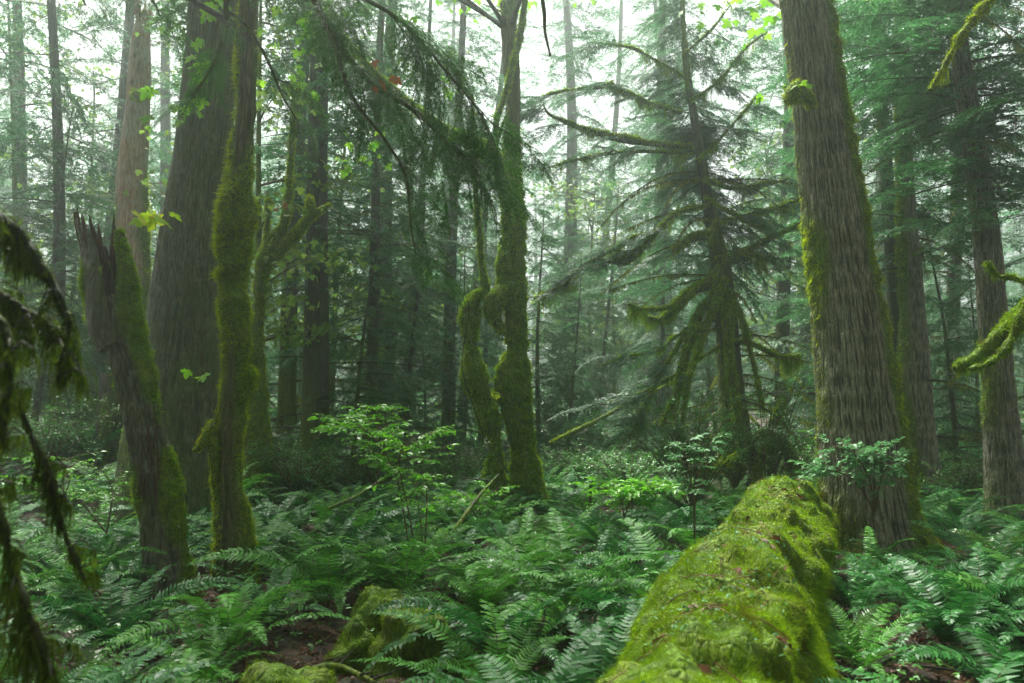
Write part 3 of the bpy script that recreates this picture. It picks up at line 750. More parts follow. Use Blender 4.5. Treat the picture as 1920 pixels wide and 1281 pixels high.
# -- jagged broken trunk front left
def broken_trunk():
    D = 6.9; pts = [(322, 1180, 66), (318, 1130, 56), (312, 1060, 50), (300, 960, 48), (284, 860, 46), (266, 780, 43), (248, 700, 42), (228, 640, 43), (216, 600, 38), (209, 570, 28), (206, 555, 12)]
    P, R = pathof(pts, D, 260); o = P[0].copy()
    root = thing("broken_snag", "jagged split dead trunk with hollow top and bright moss, front left", "dead tree", o)
    A, Mo = Acc(), Acc()
    mk = lambda V, N: np.clip(1.5 * np.clip(N[..., 0] - .25, 0, 1) + .5 * np.clip(-N[..., 0] - .4, 0, 1) - .12 + 1.25 * fbm(V * [1, 1, .7], 3.0, 55), 0, 1)
    limb(A, Mo, P, R, 130, mk, 9000, .036, .0065, 91, bark_disp(.012, 60, 58, vs=5, rel=.4), swell=.034, droop=.2)
    # left shell: curved plate, half a tube tapering to a broken tip
    def shell(K, a0, a1, seed, taper=.35, mi=0, mask=None):
        P2, R2 = pathof(K, D, 90); n, nu = 90, 44
        T, s, b = frames(P2); th = np.linspace(a0, a1, nu); tt = np.linspace(0, 1, n)
        N = s[:, None] * np.cos(th)[None, :, None] + b[:, None] * np.sin(th)[None, :, None]
        base = P2[:, None] + N * R2[:, None, None]
        d = .014 * fbm(base * [1, 1, .3], 9, seed) + .02 * fbm(base, 3, seed + 1)
        m = (mask or mk)(base, N)
        outer = base + N * (d + .02 * m)[..., None]; inner = base - N * (.02 + .015 * fbm(base * [1, 1, .2], 12, seed + 2))[..., None]
        # jagged top: drop columns at differing heights
        cut = .80 + .2 * vn(np.stack([th * 3, th * 0, th * 0], -1), 1.0, seed)
        for arr in (outer, inner):
            for j in range(nu):
                k = int(cut[j] * (n - 1)); arr[k:, j] = arr[k, j] + (arr[k:, j] - arr[k, j]) * .02
        i = np.arange(n - 1)[:, None] * nu; j = np.arange(nu - 1)[None]
        F = np.stack([i + j, i + j + 1, i + nu + j + 1, i + nu + j], -1).reshape(-1, 4)
        A.add(outer, F, mi, m.ravel()); A.add(inner, F[:, ::-1], 1, 0)
        for j0 in (0, nu - 1):
            A.quads(np.stack([outer[:-1, j0], outer[1:, j0], inner[1:, j0], inner[:-1, j0]], 1), 1)
        A.quads(np.stack([outer[-1, :-1], outer[-1, 1:], inner[-1, 1:], inner[-1, :-1]], 1), 1)
        rng = np.random.default_rng(seed); k = np.nonzero((m > .45).ravel())[0]
        if len(k):
            k = rng.choice(k, 5200); Q = outer.reshape(-1, 3)[k] + rng.normal(0, .006, (len(k), 3)); tufts(Mo, Q, N.reshape(-1, 3)[k], .036, .0065, .2, .7, seed)
    TP = 2 * np.pi
    # th measured in frame: camera side is found by testing
    _, s_, b_ = frames(P); ang = lambda v: math.atan2(float(np.dot(b_[-1], v)), float(np.dot(s_[-1], v)))
    aL = ang(np.array([-1, 0, 0])); aF = ang(np.array([0, -1, 0])); aR = ang(np.array([1, 0, 0]))
    shell([(228, 648, 38), (214, 608, 43), (200, 540, 38), (188, 480, 31), (170, 430, 24), (156, 385, 15)], aL - 1.5, aL + 1.9, 92)
    shell([(230, 648, 37), (219, 608, 42), (222, 560, 32), (224, 510, 24), (218, 460, 15), (212, 395, 6)], aR - 1.3, aR + .9, 93)
    shell([(214, 600, 30, .05), (207, 540, 26, .08), (202, 480, 22, .1), (200, 428, 17, .12)], aF + np.pi - 1.1, aF + np.pi + 1.1, 94, mi=1, mask=lambda V, N: np.zeros(V.shape[:2]))
    # splinters
    rng = np.random.default_rng(12)
    for (x, y, h, dx) in ((148, 410, 34, -3), (188, 440, 36, -4), (212, 430, 50, 2), (196, 470, 40, -6), (226, 520, 30, 3)):
        a = at(x, y + h * .6, D + .03); b = at(x + dx, y - h * .6, D + .03); add_tube(A, np.array([a, (a + b) / 2, b]), np.array([.022, .016, .003]), 6, 1, cap=True)
    # torn red wood strip on the face
    for k in range(26):
        x = rng.uniform(262, 300); y = rng.uniform(770, 900); a = at(x, y, D - .2 - (x - 262) * .0005); b = at(x + rng.uniform(-4, 10), y + rng.uniform(20, 60), D - .215)
        add_tube(A, np.array([a, (a + b) / 2 + [0, -.012, 0], b]), np.array([.004, .007, .003]), 4, 1)
    A.build("trunk", [M['bark_snag'], M['wood_rot']], root, o, True); Mo.build("moss", M['moss_bright'], root, o)
broken_trunk()

# -- broken mossy maple with raised arms, mid left
def armed_maple():
    D = 12.6
    root0 = [(478, 1000, 52), (480, 940, 42), (480, 880, 34), (482, 800, 26), (480, 700, 20), (480, 620, 17), (486, 560, 14), (490, 500, 17)]
    P, R = pathof(root0, D, 120); o = P[0].copy()
    root = thing("maple_tree", "stubby moss coated maple raising two knobbly arms, behind the slim wavy trunk", "tree", o)
    A, Mo = Acc(), Acc(); one = lambda V, N: np.clip(.85 + .2 * fbm(V, 2, 5), 0, 1)
    limb(A, Mo, P, R, 40, moss_mask(base=.5, amp=.8, seed=66), 4500, .04, .010, 101, swell=.03)
    arms = [([(484, 600, 12), (490, 545, 12), (500, 505, 13), (530, 468, 13), (562, 430, 13), (580, 410, 12), (582, 385, 10), (582, 374, 8)], 60),
            ([(574, 415, 10), (590, 402, 10), (606, 391, 11), (616, 386, 6)], 20),
            ([(572, 400, 5), (560, 388, 4), (545, 384, 2)], 12),
            ([(488, 505, 16), (505, 470, 20), (528, 430, 14), (538, 390, 11), (544, 330, 9), (548, 250, 7), (552, 160, 6)], 60),
            ([(492, 480, 14), (500, 440, 8), (503, 400, 7), (503, 378, 7)], 24)]
    for K, n in arms:
        P2, R2 = pathof(K, D, n); limb(A, Mo, P2, R2, 18, one, 5500, .045, .010, 102 + n, swell=.02)
        e = P2[-1]; rng = np.random.default_rng(n); d = unit(rng.normal(0, 1, (700, 3))); tufts(Mo, e + d * R2[-1] * .8, d, .045, .010, .2, .6, n)
    A.build("trunk", M['bark_maple'], root, o, True); Mo.build("moss", M['moss_gold'], root, o)
    B = Acc(); add_maple_leaves(B, [at(518, 392, D - .2), at(525, 386, D - .2), at(534, 383, D - .2)], .17, 3, 0); B.build("withered_leaf", [M['leaf_brown']], root, o)
armed_maple()

# -- twin trunked maple in the centre
def twin_maple():
    D = 12.3
    A, Mo = Acc(), Acc()
    main = [(1010, 1015, 66), (1004, 990, 52), (1000, 965, 43), (995, 938, 38), (984, 880, 31), (983, 849, 25), (977, 814, 28), (972, 768, 30), (964, 739, 36), (962, 704, 35), (969, 662, 23), (967, 634, 24), (966, 580, 25), (961, 537, 28), (959, 485, 29), (963, 440, 25), (962, 375, 25), (957, 320, 24), (960, 260, 21), (962, 180, 21), (957, 100, 22), (954, 30, 22), (958, -60, 20), (965, -200, 17), (975, -450, 11), (985, -700, 5)]
    P, R = pathof(main, D, 520); R = R * 1.0; o = P[0].copy()
    root = thing("maple_tree", "twin trunked maple in the middle, bulging with thick moss", "tree", o)
    one = lambda V, N: np.clip(.8 + .7 * fbm(V * [1, 1, 1.3], 1.7, 75) , 0, 1)
    mkm = lambda V, N: np.clip(one(V, N) - .55 * np.clip((V[..., 2] - 5.2) / .8, 0, 1), 0, 1)
    lump = lambda V, N, th, R_: R_ * .12 * fbm(V, 3.2, 76)
    limb(A, Mo, P, R, 90, mkm, 7500, .045, .009, 111, lump, swell=.035, cushion=3.5)
    burl = [(958, 545, 17, -.1), (938, 556, 21, -.2), (924, 575, 21, -.22), (930, 600, 16, -.18), (944, 625, 9, -.12)]
    P2, R2 = pathof(burl, D, 40); limb(A, Mo, P2, R2, 30, one, 7500, .05, .009, 112, swell=.03, hang=500, hl=.12)
    left = [(962, 1010, 32), (950, 968, 20), (940, 938, 20), (932, 915, 24), (926, 884, 22), (930, 850, 13), (927, 820, 15), (917, 792, 25), (903, 750, 20), (889, 709, 27), (890, 676, 19), (882, 640, 17), (881, 600, 22), (884, 570, 20), (902, 552, 12), (922, 560, 12)]
    P2, R2 = pathof(left, D - .15, 300); limb(A, Mo, P2, R2, 44, one, 8000, .045, .009, 113, lump, swell=.03, cushion=3.5)
    upst = [(912, 560, 13), (909, 530, 10), (903, 490, 8), (899, 440, 8), (894, 390, 8), (890, 330, 6), (887, 270, 5), (886, 180, 4)]
    P2, R2 = pathof(upst, D - .1, 120); limb(A, Mo, P2, R2, 20, one, 8000, .035, .009, 114, swell=.012)
    fork = [(955, 345, 22), (940, 315, 19), (920, 285, 16), (880, 262, 14), (830, 240, 12), (780, 205, 11), (735, 165, 10), (690, 120, 8), (640, 60, 7), (600, -40, 5)]
    P2, R2 = pathof(fork, D - .1, 160); limb(A, Mo, P2, R2, 24, one, 6000, .05, .010, 115, swell=.015, hang=900, hl=.22)
    cross = [(930, 225, 8), (948, 175, 9), (962, 120, 9), (976, 60, 9), (984, 0, 8), (992, -80, 7)]
    P2, R2 = pathof(cross, D - .45, 60); limb(A, Mo, P2, R2, 20, one, 6000, .04, .009, 116, swell=.012)
    vine = [(958, 340, 3, -.3), (940, 310, 3, -.3), (932, 280, 3, -.3), (940, 240, 4, -.35), (958, 200, 3, -.4)]
    P2, R2 = pathof(vine, D, 40); limb(A, Mo, P2, R2, 10, one, 5000, .03, .008, 117, swell=.006)
    A.build("trunk", M['bark_maple'], root, o, True); Mo.build("moss", M['moss_green'], root, o)
    Vn = Acc(); P3, _ = pathof([(871, 480, 1), (871, 542, 1), (879, 586, 1), (866, 682, 1), (882, 744, 1), (906, 814, 1), (942, 871, 1), (953, 886, 1)], D - .45, 60); add_tube(Vn, P3, np.full(60, .007), 5); Vn.build("vine", [M['twig']], root, o)
    sprig(root, o, [(950, 745, -.35), (935, 740, -.5), (925, 738, -.55)], D, [(930, 738, -.5, 8, 6, 3)], .13, 'maple_yellow', 15)
    sprig(root, o, [(700, 140, 0), (690, 220, .1), (670, 290, .2)], D - .3, [(690, 280, .1, 50, 45, 26)], .18, 'maple_leaf', 16)
    sprig(root, o, [(735, 165, 0), (790, 170, .1), (850, 155, .1), (880, 160, .1)], D - .3, [(850, 160, 0, 30, 22, 10)], .17, 'maple_leaf', 17)
    sprig(root, o, [(640, 60, 0), (600, 90, 0), (540, 120, 0)], D - .3, [(540, 120, 0, 60, 70, 34), (600, 60, 0, 50, 50, 20)], .2, 'maple_leaf', 18)
    B = Acc(); C = []; rng = np.random.default_rng(29)
    for i in range(16):
        u = rng.uniform(.82, .98); p = P[int(u * 519)]; az = rng.uniform(0, 6.28); L = rng.uniform(1.2, 3)
        t = np.linspace(0, 1, 8)[:, None]; Q = p + np.array([math.cos(az), math.sin(az), .6]) * L * t
        add_tube(B, Q, np.linspace(.04, .01, 8), 6, 0)
        for _ in range(45): C.append(Q[rng.integers(3, 8)] + rng.normal(0, .5, 3))
    C = [c for c in C if c[2] > 8.6]
    add_maple_leaves(B, C, .2, 10, 1); B.build("crown", [M['twig'], M['maple_leaf']], root, o)
twin_maple()

# -- two trunks on the right
def side_trunk(pts, D, label, seed, bark, mk, mossm, crown=None, name="conifer_tree", nu=200, dens=2200):
    P, R = pathof(pts, D, 320); o = P[0].copy(); root = thing(name, label, "tree", o)
    A, Mo = Acc(), Acc(); limb(A, Mo, P, R, nu, mk, dens, .05, .012, seed, bark_disp(.012, 80, seed, vs=5.5, rel=.8), swell=.025)
    A.build("trunk", M[bark], root, o, True); Mo.build("moss", M[mossm], root, o)
    B = Acc(); rng = np.random.default_rng(seed)
    if crown:
        for (u0, n, L, spr, azs) in crown:
            for i in range(n):
                p = P[int(min(rng.uniform(u0[0], u0[1]), .99) * 319)]; az = rng.uniform(*azs)
                B.merge(spr[rng.integers(len(spr))], rot(az, rng.normal(.02, .15), rng.normal(0, .25)), p, rng.uniform(*L))
        for i in range(9):
            p = P[rng.integers(60, 250)]; bare_branch(B, rng, p, rng.uniform(0, 6.28), rng.uniform(.8, 2.2), .022, .3, True, 0, 2)
        B.build("crown", [M['twig'], M['needle'], M['moss_hang']], root, o)
side_trunk([(1735, 940, 48), (1730, 880, 36), (1722, 780, 32), (1716, 700, 32), (1712, 600, 27), (1706, 500, 25), (1700, 400, 22), (1695, 250, 19), (1690, 0, 15), (1685, -300, 11), (1680, -600, 5)], 14.0,
           "brown mossy sided trunk in the gap right of the thick furrowed trunk", 121, 'bark_fir', moss_mask(right=.3, left=.9, base=-.1, ns=1.5, amp=.8, seed=4, low=.3), 'moss_green',
           [((.5, .98), 42, (.9, 1.6), SPR_MID, (0, 6.28)), ((.62, .82), 12, (1.0, 1.5), SPR_MID, (3.4, 5.8))])
side_trunk([(1900, 1000, 60), (1890, 930, 46), (1882, 850, 38), (1874, 750, 34), (1862, 600, 31), (1850, 450, 29), (1835, 330, 27), (1815, 200, 25), (1800, 100, 24), (1790, 0, 23), (1780, -150, 20), (1770, -400, 15), (1765, -700, 6)], 11.2,
           "tall straight trunk with rough grey bark near the right edge", 131, 'bark_fir', moss_mask(right=.2, left=.3, base=.0, ns=1.6, amp=.8, seed=14, low=.2), 'moss_green',
           [((.50, .98), 46, (.9, 1.7), SPR_MID, (0, 6.28)), ((.42, .66), 13, (.9, 1.6), SPR_MID, (2.6, 6.0))])

# -- dark shaggy hemlock, centre right
def shaggy():
    D = 13.0; main = [(1388, 975, 80), (1386, 920, 58), (1380, 850, 40), (1374, 760, 30), (1368, 680, 27), (1362, 600, 26), (1354, 520, 23), (1342, 450, 19), (1328, 380, 17), (1318, 320, 15), (1308, 260, 13), (1298, 200, 12), (1288, 130, 10), (1282, 60, 9), (1278, -40, 8), (1275, -250, 6), (1272, -420, 3)]
    P, R = pathof(main, D, 260); o = P[0].copy()
    root = thing("hemlock_tree", "dark shaggy hemlock hung with mossy drooping limbs, centre right", "tree", o)
    A, Mo = Acc(), Acc(); mk = moss_mask(base=.35, up=.6, amp=.7, seed=85); al = lambda V, N: np.clip(.55 + .6 * np.clip(N[..., 2], -.5, 1) + .4 * fbm(V, 2, 86), 0, 1)
    limb(A, Mo, P, R, 40, mk, 3500, .05, .012, 141, swell=.02)
    A.build("trunk", M['bark_dark'], root, o, True)
    limbs = [([(1278, 212, 6), (1220, 195, 7), (1165, 170, 7), (1140, 160, 10), (1120, 165, 4), (1070, 168, 4), (1015, 182, 2)], .3),
             ([(1300, 275, 8), (1240, 272, 9), (1170, 262, 12), (1120, 250, 9), (1070, 232, 6), (1030, 215, 5), (1018, 195, 2)], .2),
             ([(1300, 290, 4), (1210, 285, 4), (1130, 290, 4), (1080, 300, 2), (1010, 320, 1)], .3),
             ([(1330, 385, 8), (1270, 400, 7), (1240, 425, 8), (1205, 465, 10), (1170, 488, 15), (1150, 492, 7), (1120, 488, 2)], -.2),
             ([(1240, 430, 4), (1180, 450, 4), (1130, 480, 4), (1085, 510, 5), (1060, 535, 6), (1000, 560, 2)], -.3),
             ([(1320, 335, 5), (1360, 352, 6), (1400, 352, 7), (1440, 346, 5), (1480, 335, 3)], .3),
             ([(1330, 420, 5), (1380, 410, 8), (1440, 395, 8), (1500, 375, 4)], .5),
             ([(1345, 485, 6), (1400, 470, 9), (1450, 445, 9), (1500, 420, 4)], .2),
             ([(1380, 465, 6), (1410, 478, 8), (1430, 487, 9), (1445, 480, 3)], -.3),
             ([(1340, 440, 14), (1300, 445, 13), (1270, 465, 12), (1262, 480, 6)], -.3),
             ([(1350, 500, 9), (1310, 540, 10), (1260, 575, 7), (1200, 580, 6), (1180, 572, 3)], -.5),
             ([(1352, 530, 14), (1300, 545, 14), (1265, 580, 14), (1240, 600, 10), (1195, 590, 3)], .2),
             ([(1355, 540, 13), (1310, 590, 13), (1290, 650, 12), (1275, 710, 13), (1265, 750, 9), (1240, 800, 4)], -.6),
             ([(1360, 520, 12), (1330, 600, 10), (1310, 660, 10), (1290, 720, 9), (1280, 790, 6)], -.8),
             ([(1362, 560, 12), (1366, 620, 13), (1370, 690, 13), (1380, 760, 10), (1392, 840, 6)], -.5),
             ([(1366, 540, 8), (1392, 600, 8), (1412, 680, 7), (1430, 760, 5)], -.2),
             ([(1370, 640, 8), (1420, 650, 8), (1460, 670, 8), (1500, 665, 5)], .3),
             ([(1290, 615, 6), (1265, 660, 6), (1240, 700, 5), (1210, 760, 4), (1180, 820, 2)], -.9),
             ([(1340, 600, 6), (1270, 630, 4), (1230, 660, 3), (1170, 670, 2), (1120, 690, 1)], -.7),
             ([(1350, 650, 5), (1270, 700, 4), (1200, 740, 3), (1140, 760, 1)], -.4),
             ([(1320, 370, 5), (1370, 400, 6), (1425, 430, 5)], -.5),
             ([(1290, 150, 4), (1240, 120, 4), (1180, 90, 3), (1110, 80, 1)], .2), ([(1295, 190, 4), (1350, 150, 4), (1400, 90, 3), (1440, 60, 1)], .3),
             ([(1310, 300, 4), (1360, 250, 3), (1420, 180, 2)], .5), ([(1285, 100, 3), (1330, 60, 3), (1370, 10, 1)], .3)]
    rng = np.random.default_rng(8); Fo = Acc()
    for i, (K, dd) in enumerate(limbs):
        K2 = [(a, b, c * .98, dd * (j / (len(K) - 1))) for j, (a, b, c) in enumerate(K)]
        P2, R2 = pathof(K2, D - .25, 50); La, Lm = Acc(), Acc()
        limb(La, Lm, P2, R2, 12, al, 6000, .05, .012, 200 + i, swell=.014, hang=1800, hl=.28)
        V, F, Mi, At = La.arrays(); V2, F2, Mi2, At2 = Lm.arrays()
        La.merge((V2, F2, {3: Mi2[3] + 1, 4: Mi2[4] + 1}, At2)); La.build("branch", [M['bark_dark'], M['moss_bright']], root, o, False)
        az = math.atan2(P2[-1, 1] - P2[0, 1], P2[-1, 0] - P2[0, 0])
        L = float(np.linalg.norm(P2[-1] - P2[0]))
        if K[0][1] < 700 and (i < 10 or i > 16):
            for q in range(int(2 + L * 5)):
                p = P2[rng.integers(12, 50)]; Fo.merge(SPR_MID[rng.integers(4)], rot(az + rng.normal(0, .7), rng.normal(.15, .2), rng.normal(0, .3)), p + rng.normal(0, .03, 3), rng.uniform(.3, .62))
    for i in range(130):
        u = rng.uniform(.38, .99); p = P[int(u * 259)]; up = (p[2] - 3) / 8
        Fo.merge(SPR_MID[rng.integers(4)], rot(rng.uniform(0, 3.14), rng.normal(.15, .2), rng.normal(0, .25)), p, np.clip(1.0 - .5 * up, .4, 1.0) * rng.uniform(.5, 1.05))
    for i in range(40):
        p = P[rng.integers(20, 150)]; bare_branch(Fo, rng, p, rng.uniform(0, 6.28), rng.uniform(.7, 2.2), .014, rng.uniform(.1, .6), True, 0, 2)
    Fo.build("foliage", [M['twig'], M['cedar'], M['moss_hang']], root, o)
    # gnarled mossy root heap
    for i, K in enumerate(([(1380, 880, 20, -.4), (1400, 835, 14, -.5), (1435, 818, 13, -.6), (1470, 838, 14, -.6), (1490, 880, 18, -.6)], [(1370, 870, 20, -.3), (1340, 880, 14, -.5), (1310, 905, 14, -.7)],
                           [(1440, 830, 12, -.6), (1425, 870, 12, -.8), (1420, 910, 14, -.9)], [(1450, 800, 10, -.2), (1465, 770, 12, -.2), (1472, 750, 10, -.2)])):
        P2, R2 = pathof(K, D, 40); La, Lm = Acc(), Acc(); limb(La, Lm, P2, R2, 16, al, 6000, .05, .012, 300 + i, swell=.03)
        V2, F2, Mi2, At2 = Lm.arrays(); La.merge((V2, F2, {3: Mi2[3] + 1, 4: Mi2[4] + 1}, At2)); La.build("root", [M['bark_dark'], M['moss_green']], root, o, False)
shaggy()

# ------------------------------------------------------------------ foreground boughs from trees just outside the frame
def left_bough_tree():
    base = np.array([-3.3, 2.5, float(gz(-3.3, 2.5)) - .3]); root = thing("hemlock_tree", "hemlock whose dark mossy boughs hang in from the left edge and top", "tree", base)
    A, Mo = Acc(), Acc(); P = catmull([base, base + [0.02, 0, 3], base + [.08, .05, 6], base + [.1, .1, 10]], 80)
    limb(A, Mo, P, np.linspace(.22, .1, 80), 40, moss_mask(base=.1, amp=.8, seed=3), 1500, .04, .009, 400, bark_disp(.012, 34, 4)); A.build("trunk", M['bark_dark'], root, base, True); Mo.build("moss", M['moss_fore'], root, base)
    one = lambda V, N: np.clip(.8 + .3 * N[..., 2] + .3 * fbm(V, 6, 1), 0, 1)
    segs = [([(-400, 330, 26, .5), (-150, 345, 24, .2), (-20, 400, 22, 0), (55, 465, 20), (100, 540, 17), (128, 605, 13), (120, 660, 7), (108, 720, 3)], 2.05),
            ([(-400, 450, 24, .4), (-120, 480, 18, .2), (-10, 545, 14), (60, 590, 13), (115, 622, 10), (140, 640, 6)], 2.2),
            ([(-420, 560, 22, .4), (-100, 640, 12, .1), (10, 700, 8), (35, 760, 11), (65, 830, 12), (92, 890, 11), (105, 950, 6), (125, 1010, 2), (160, 1090, 1.5)], 2.1),
            ([(-420, 800, 22, .4), (-120, 850, 12, .1), (-15, 930, 10), (18, 1040, 14), (50, 1140, 15), (80, 1220, 14), (110, 1300, 10), (140, 1380, 5)], 1.9),
            ([(-400, 520, 22, .5), (-100, 545, 10, .1), (-5, 600, 8), (20, 680, 9), (10, 760, 5), (5, 830, 3)], 1.8)]
    for i, (K, D) in enumerate(segs):
        K = [(k[0], k[1], k[2], k[3] if len(k) > 3 else 0) for k in K]
        P2, R2 = pathof(K, D, 130); P2 = np.concatenate([catmull([base + [0, 0, P2[0, 2] - base[2] + .15], P2[0]], 12)[:-1], P2]); R2 = np.concatenate([np.full(11, R2[0]), R2]) * .65
        La, Lm = Acc(), Acc(); limb(La, Lm, P2, R2, 14, one, 26000, .022, .0035, 410 + i, swell=.006, hang=15000 if i < 2 else 10000, hl=.26 if i < 2 else .20, cushion=9, hw=.005)
        rg = np.random.default_rng(440 + i)
        for _ in range(9):
            p = P2[rg.integers(40, len(P2) - 4)]; l = rg.uniform(.04, .11); e = p + unit(rg.normal(0, 1, 3) * [1, 1, .4] + [.3, 0, -.5]) * l; mid_ = (p + e) / 2 + [0, 0, .02]
            add_tube(La, np.array([p, mid_, e]), np.array([.004, .003, .0012]), 5, 0, .3); n_ = int(l * 700); t_ = rg.random((n_, 1)); strands(Lm, p * (1 - t_) + e * t_, .07, .004, _ + i, 0)
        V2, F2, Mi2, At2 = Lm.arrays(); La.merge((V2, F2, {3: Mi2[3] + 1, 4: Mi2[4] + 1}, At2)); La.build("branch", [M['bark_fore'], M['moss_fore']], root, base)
    # needle boughs across the top, hanging twigs
    rng = np.random.default_rng(17)
    boughs = [([(200, -260, 12, 1.2), (420, -160, 10, .6), (560, -40, 8, 0), (620, 60, 7), (690, 150, 6), (780, 210, 5), (850, 280, 4), (905, 335, 2)], 4.6, 56, (.38, .8)),
              ([(420, -160, 8, .4), (520, -60, 6, .1), (640, -20, 5), (740, 30, 4), (800, 90, 3), (850, 150, 2), (930, 240, 1)], 4.4, 46, (.35, .75)),
              ([(620, 60, 5), (660, 180, 4), (720, 260, 3), (760, 330, 3), (770, 420, 2), (780, 480, 1)], 4.5, 22, (.2, .42)),
              ([(330, -200, 8, .3), (410, -80, 6), (424, 20, 5), (420, 70, 4), (395, 130, 3), (355, 190, 2)], 4.7, 22, (.22, .5)),
              ([(424, 20, 4), (460, 45, 3), (500, 110, 3), (530, 180, 2), (560, 230, 1)], 4.7, 18, (.25, .5)),
              ([(100, -200, 6, .4), (180, -80, 5), (250, -30, 4), (285, 0, 3), (300, 30, 1)], 5.2, 14, (.25, .45)),
              ([(60, -200, 6, .4), (110, -100, 5), (140, -40, 4), (160, 10, 2)], 5.0, 10, (.25, .4)),
              ([(980, -120, 6), (1010, -30, 4), (1020, 20, 4), (1022, 60, 3), (1032, 105, 2)], 4.6, 0, (0, 0))]
    for i, (K, D, n, Ls) in enumerate(boughs):
        B = Acc(); K = [(k[0], k[1], k[2], k[3] if len(k) > 3 else 0) for k in K]; P2, R2 = pathof(K, D, 60)
        if i in (0, 1, 3, 5, 6): P2 = np.concatenate([catmull([base + [.08, .05, P2[0, 2] - base[2]], P2[0]], 10)[:-1], P2]); R2 = np.concatenate([np.full(9, R2[0]), R2])
        if i == 7: P2 = np.concatenate([catmull([at(420, -160, 5.0), at(700, -240, 4.7), P2[0]], 14)[:-1], P2]); R2 = np.concatenate([np.full(13, R2[0]), R2])
        V, F, Mi, _ = (lambda T: (T[0], T[2], 0, 0))(tube(P2, R2, 8)); B.add(V, F, 0, .3)
        m = len(P2)
        for k in range(int(n * .48)):
            j = rng.integers(int(m * .30), m - 1); d = P2[j + 1] - P2[j]; az = math.atan2(d[1], d[0]) + rng.choice([-1, 1]) * rng.uniform(.1, 1.3)
            B.merge(SPR_NEAR[rng.integers(3)], rot(az, rng.uniform(.35, 1.15), rng.normal(0, .6)), P2[j], rng.uniform(*Ls))
        B.build("needle_bough" if n else "dead_twig", [M['twig'], M['needle_dark']], root, base)
    for q, (x, y) in enumerate(((702, 115), (712, 150), (735, 145), (745, 150), (703, 165), (720, 158))):
        B = Acc(); add_maple_leaves(B, [at(x, y, 4.3)], .07, 77 + q, 0); B.build("caught_leaf", [M['leaf_brown']], root, base)
left_bough_tree()

def right_bough_tree():
    D = 6.0; base = np.array([5.2, 6.0, float(gz(5.2, 6.0)) - .3]); root = thing("maple_tree", "maple reaching thick bright moss covered limbs in from the right edge", "tree", base)
    A, Mo = Acc(), Acc(); P = catmull([base, base + [-0.1, 0, 2], base + [.0, .05, 5], base + [.1, .1, 8]], 80)
    limb(A, Mo, P, np.linspace(.24, .12, 80), 40, moss_mask(base=.4, amp=.8, seed=3), 2500, .04, .009, 500); A.build("trunk", M['bark_maple'], root, base, True); Mo.build("moss", M['moss_bright'], root, base)
    one = lambda V, N: np.clip(.85 + .3 * N[..., 2], 0, 1)
    for i, K in enumerate(([(2150, 480, 40, .1), (2000, 530, 30, .1), (1925, 578, 24), (1900, 602, 22), (1870, 636, 22), (1840, 662, 20), (1815, 680, 14), (1792, 694, 6)],
                           [(1925, 570, 20, -.1), (1895, 640, 10, -.1), (1880, 662, 10, -.1), (1850, 684, 8, -.1), (1815, 692, 5, -.1)],
                           [(2150, 460, 20, .3), (2000, 510, 14, .3), (1940, 528, 10, .3), (1900, 522, 8, .3), (1872, 518, 5, .3), (1855, 500, 3, .3), (1850, 490, 2, .3)],
                           [(2200, -200, 26, .6), (2000, -120, 16, .5), (1900, -40, 10, .4), (1850, 10, 9, .4), (1815, 50, 8, .4), (1790, 90, 6, .4), (1765, 130, 4, .4), (1745, 170, 2, .4)],
                           [(2150, 900, 16, .2), (2000, 880, 10, .2), (1930, 850, 7, .2)])):
        K = [(k[0], k[1], k[2] * .8, k[3] if len(k) > 3 else 0) for k in K]; P2, R2 = pathof(K, D, 90)
        P2 = np.concatenate([catmull([np.array([base[0], base[1], P2[0, 2] - .3]), P2[0]], 8)[:-1], P2]); R2 = np.concatenate([np.full(7, R2[0]), R2])
        La, Lm = Acc(), Acc(); limb(La, Lm, P2, R2, 22, one, 14000, .032, .006, 510 + i, swell=.016, hang=1500 if i != 3 else 2500, hl=.13, cushion=6, hw=.006)
        V2, F2, Mi2, At2 = Lm.arrays(); La.merge((V2, F2, {3: Mi2[3] + 1, 4: Mi2[4] + 1}, At2)); La.build("branch", [M['bark_maple'], M['moss_bright' if i != 3 else 'moss_gold']], root, base)
right_bough_tree()

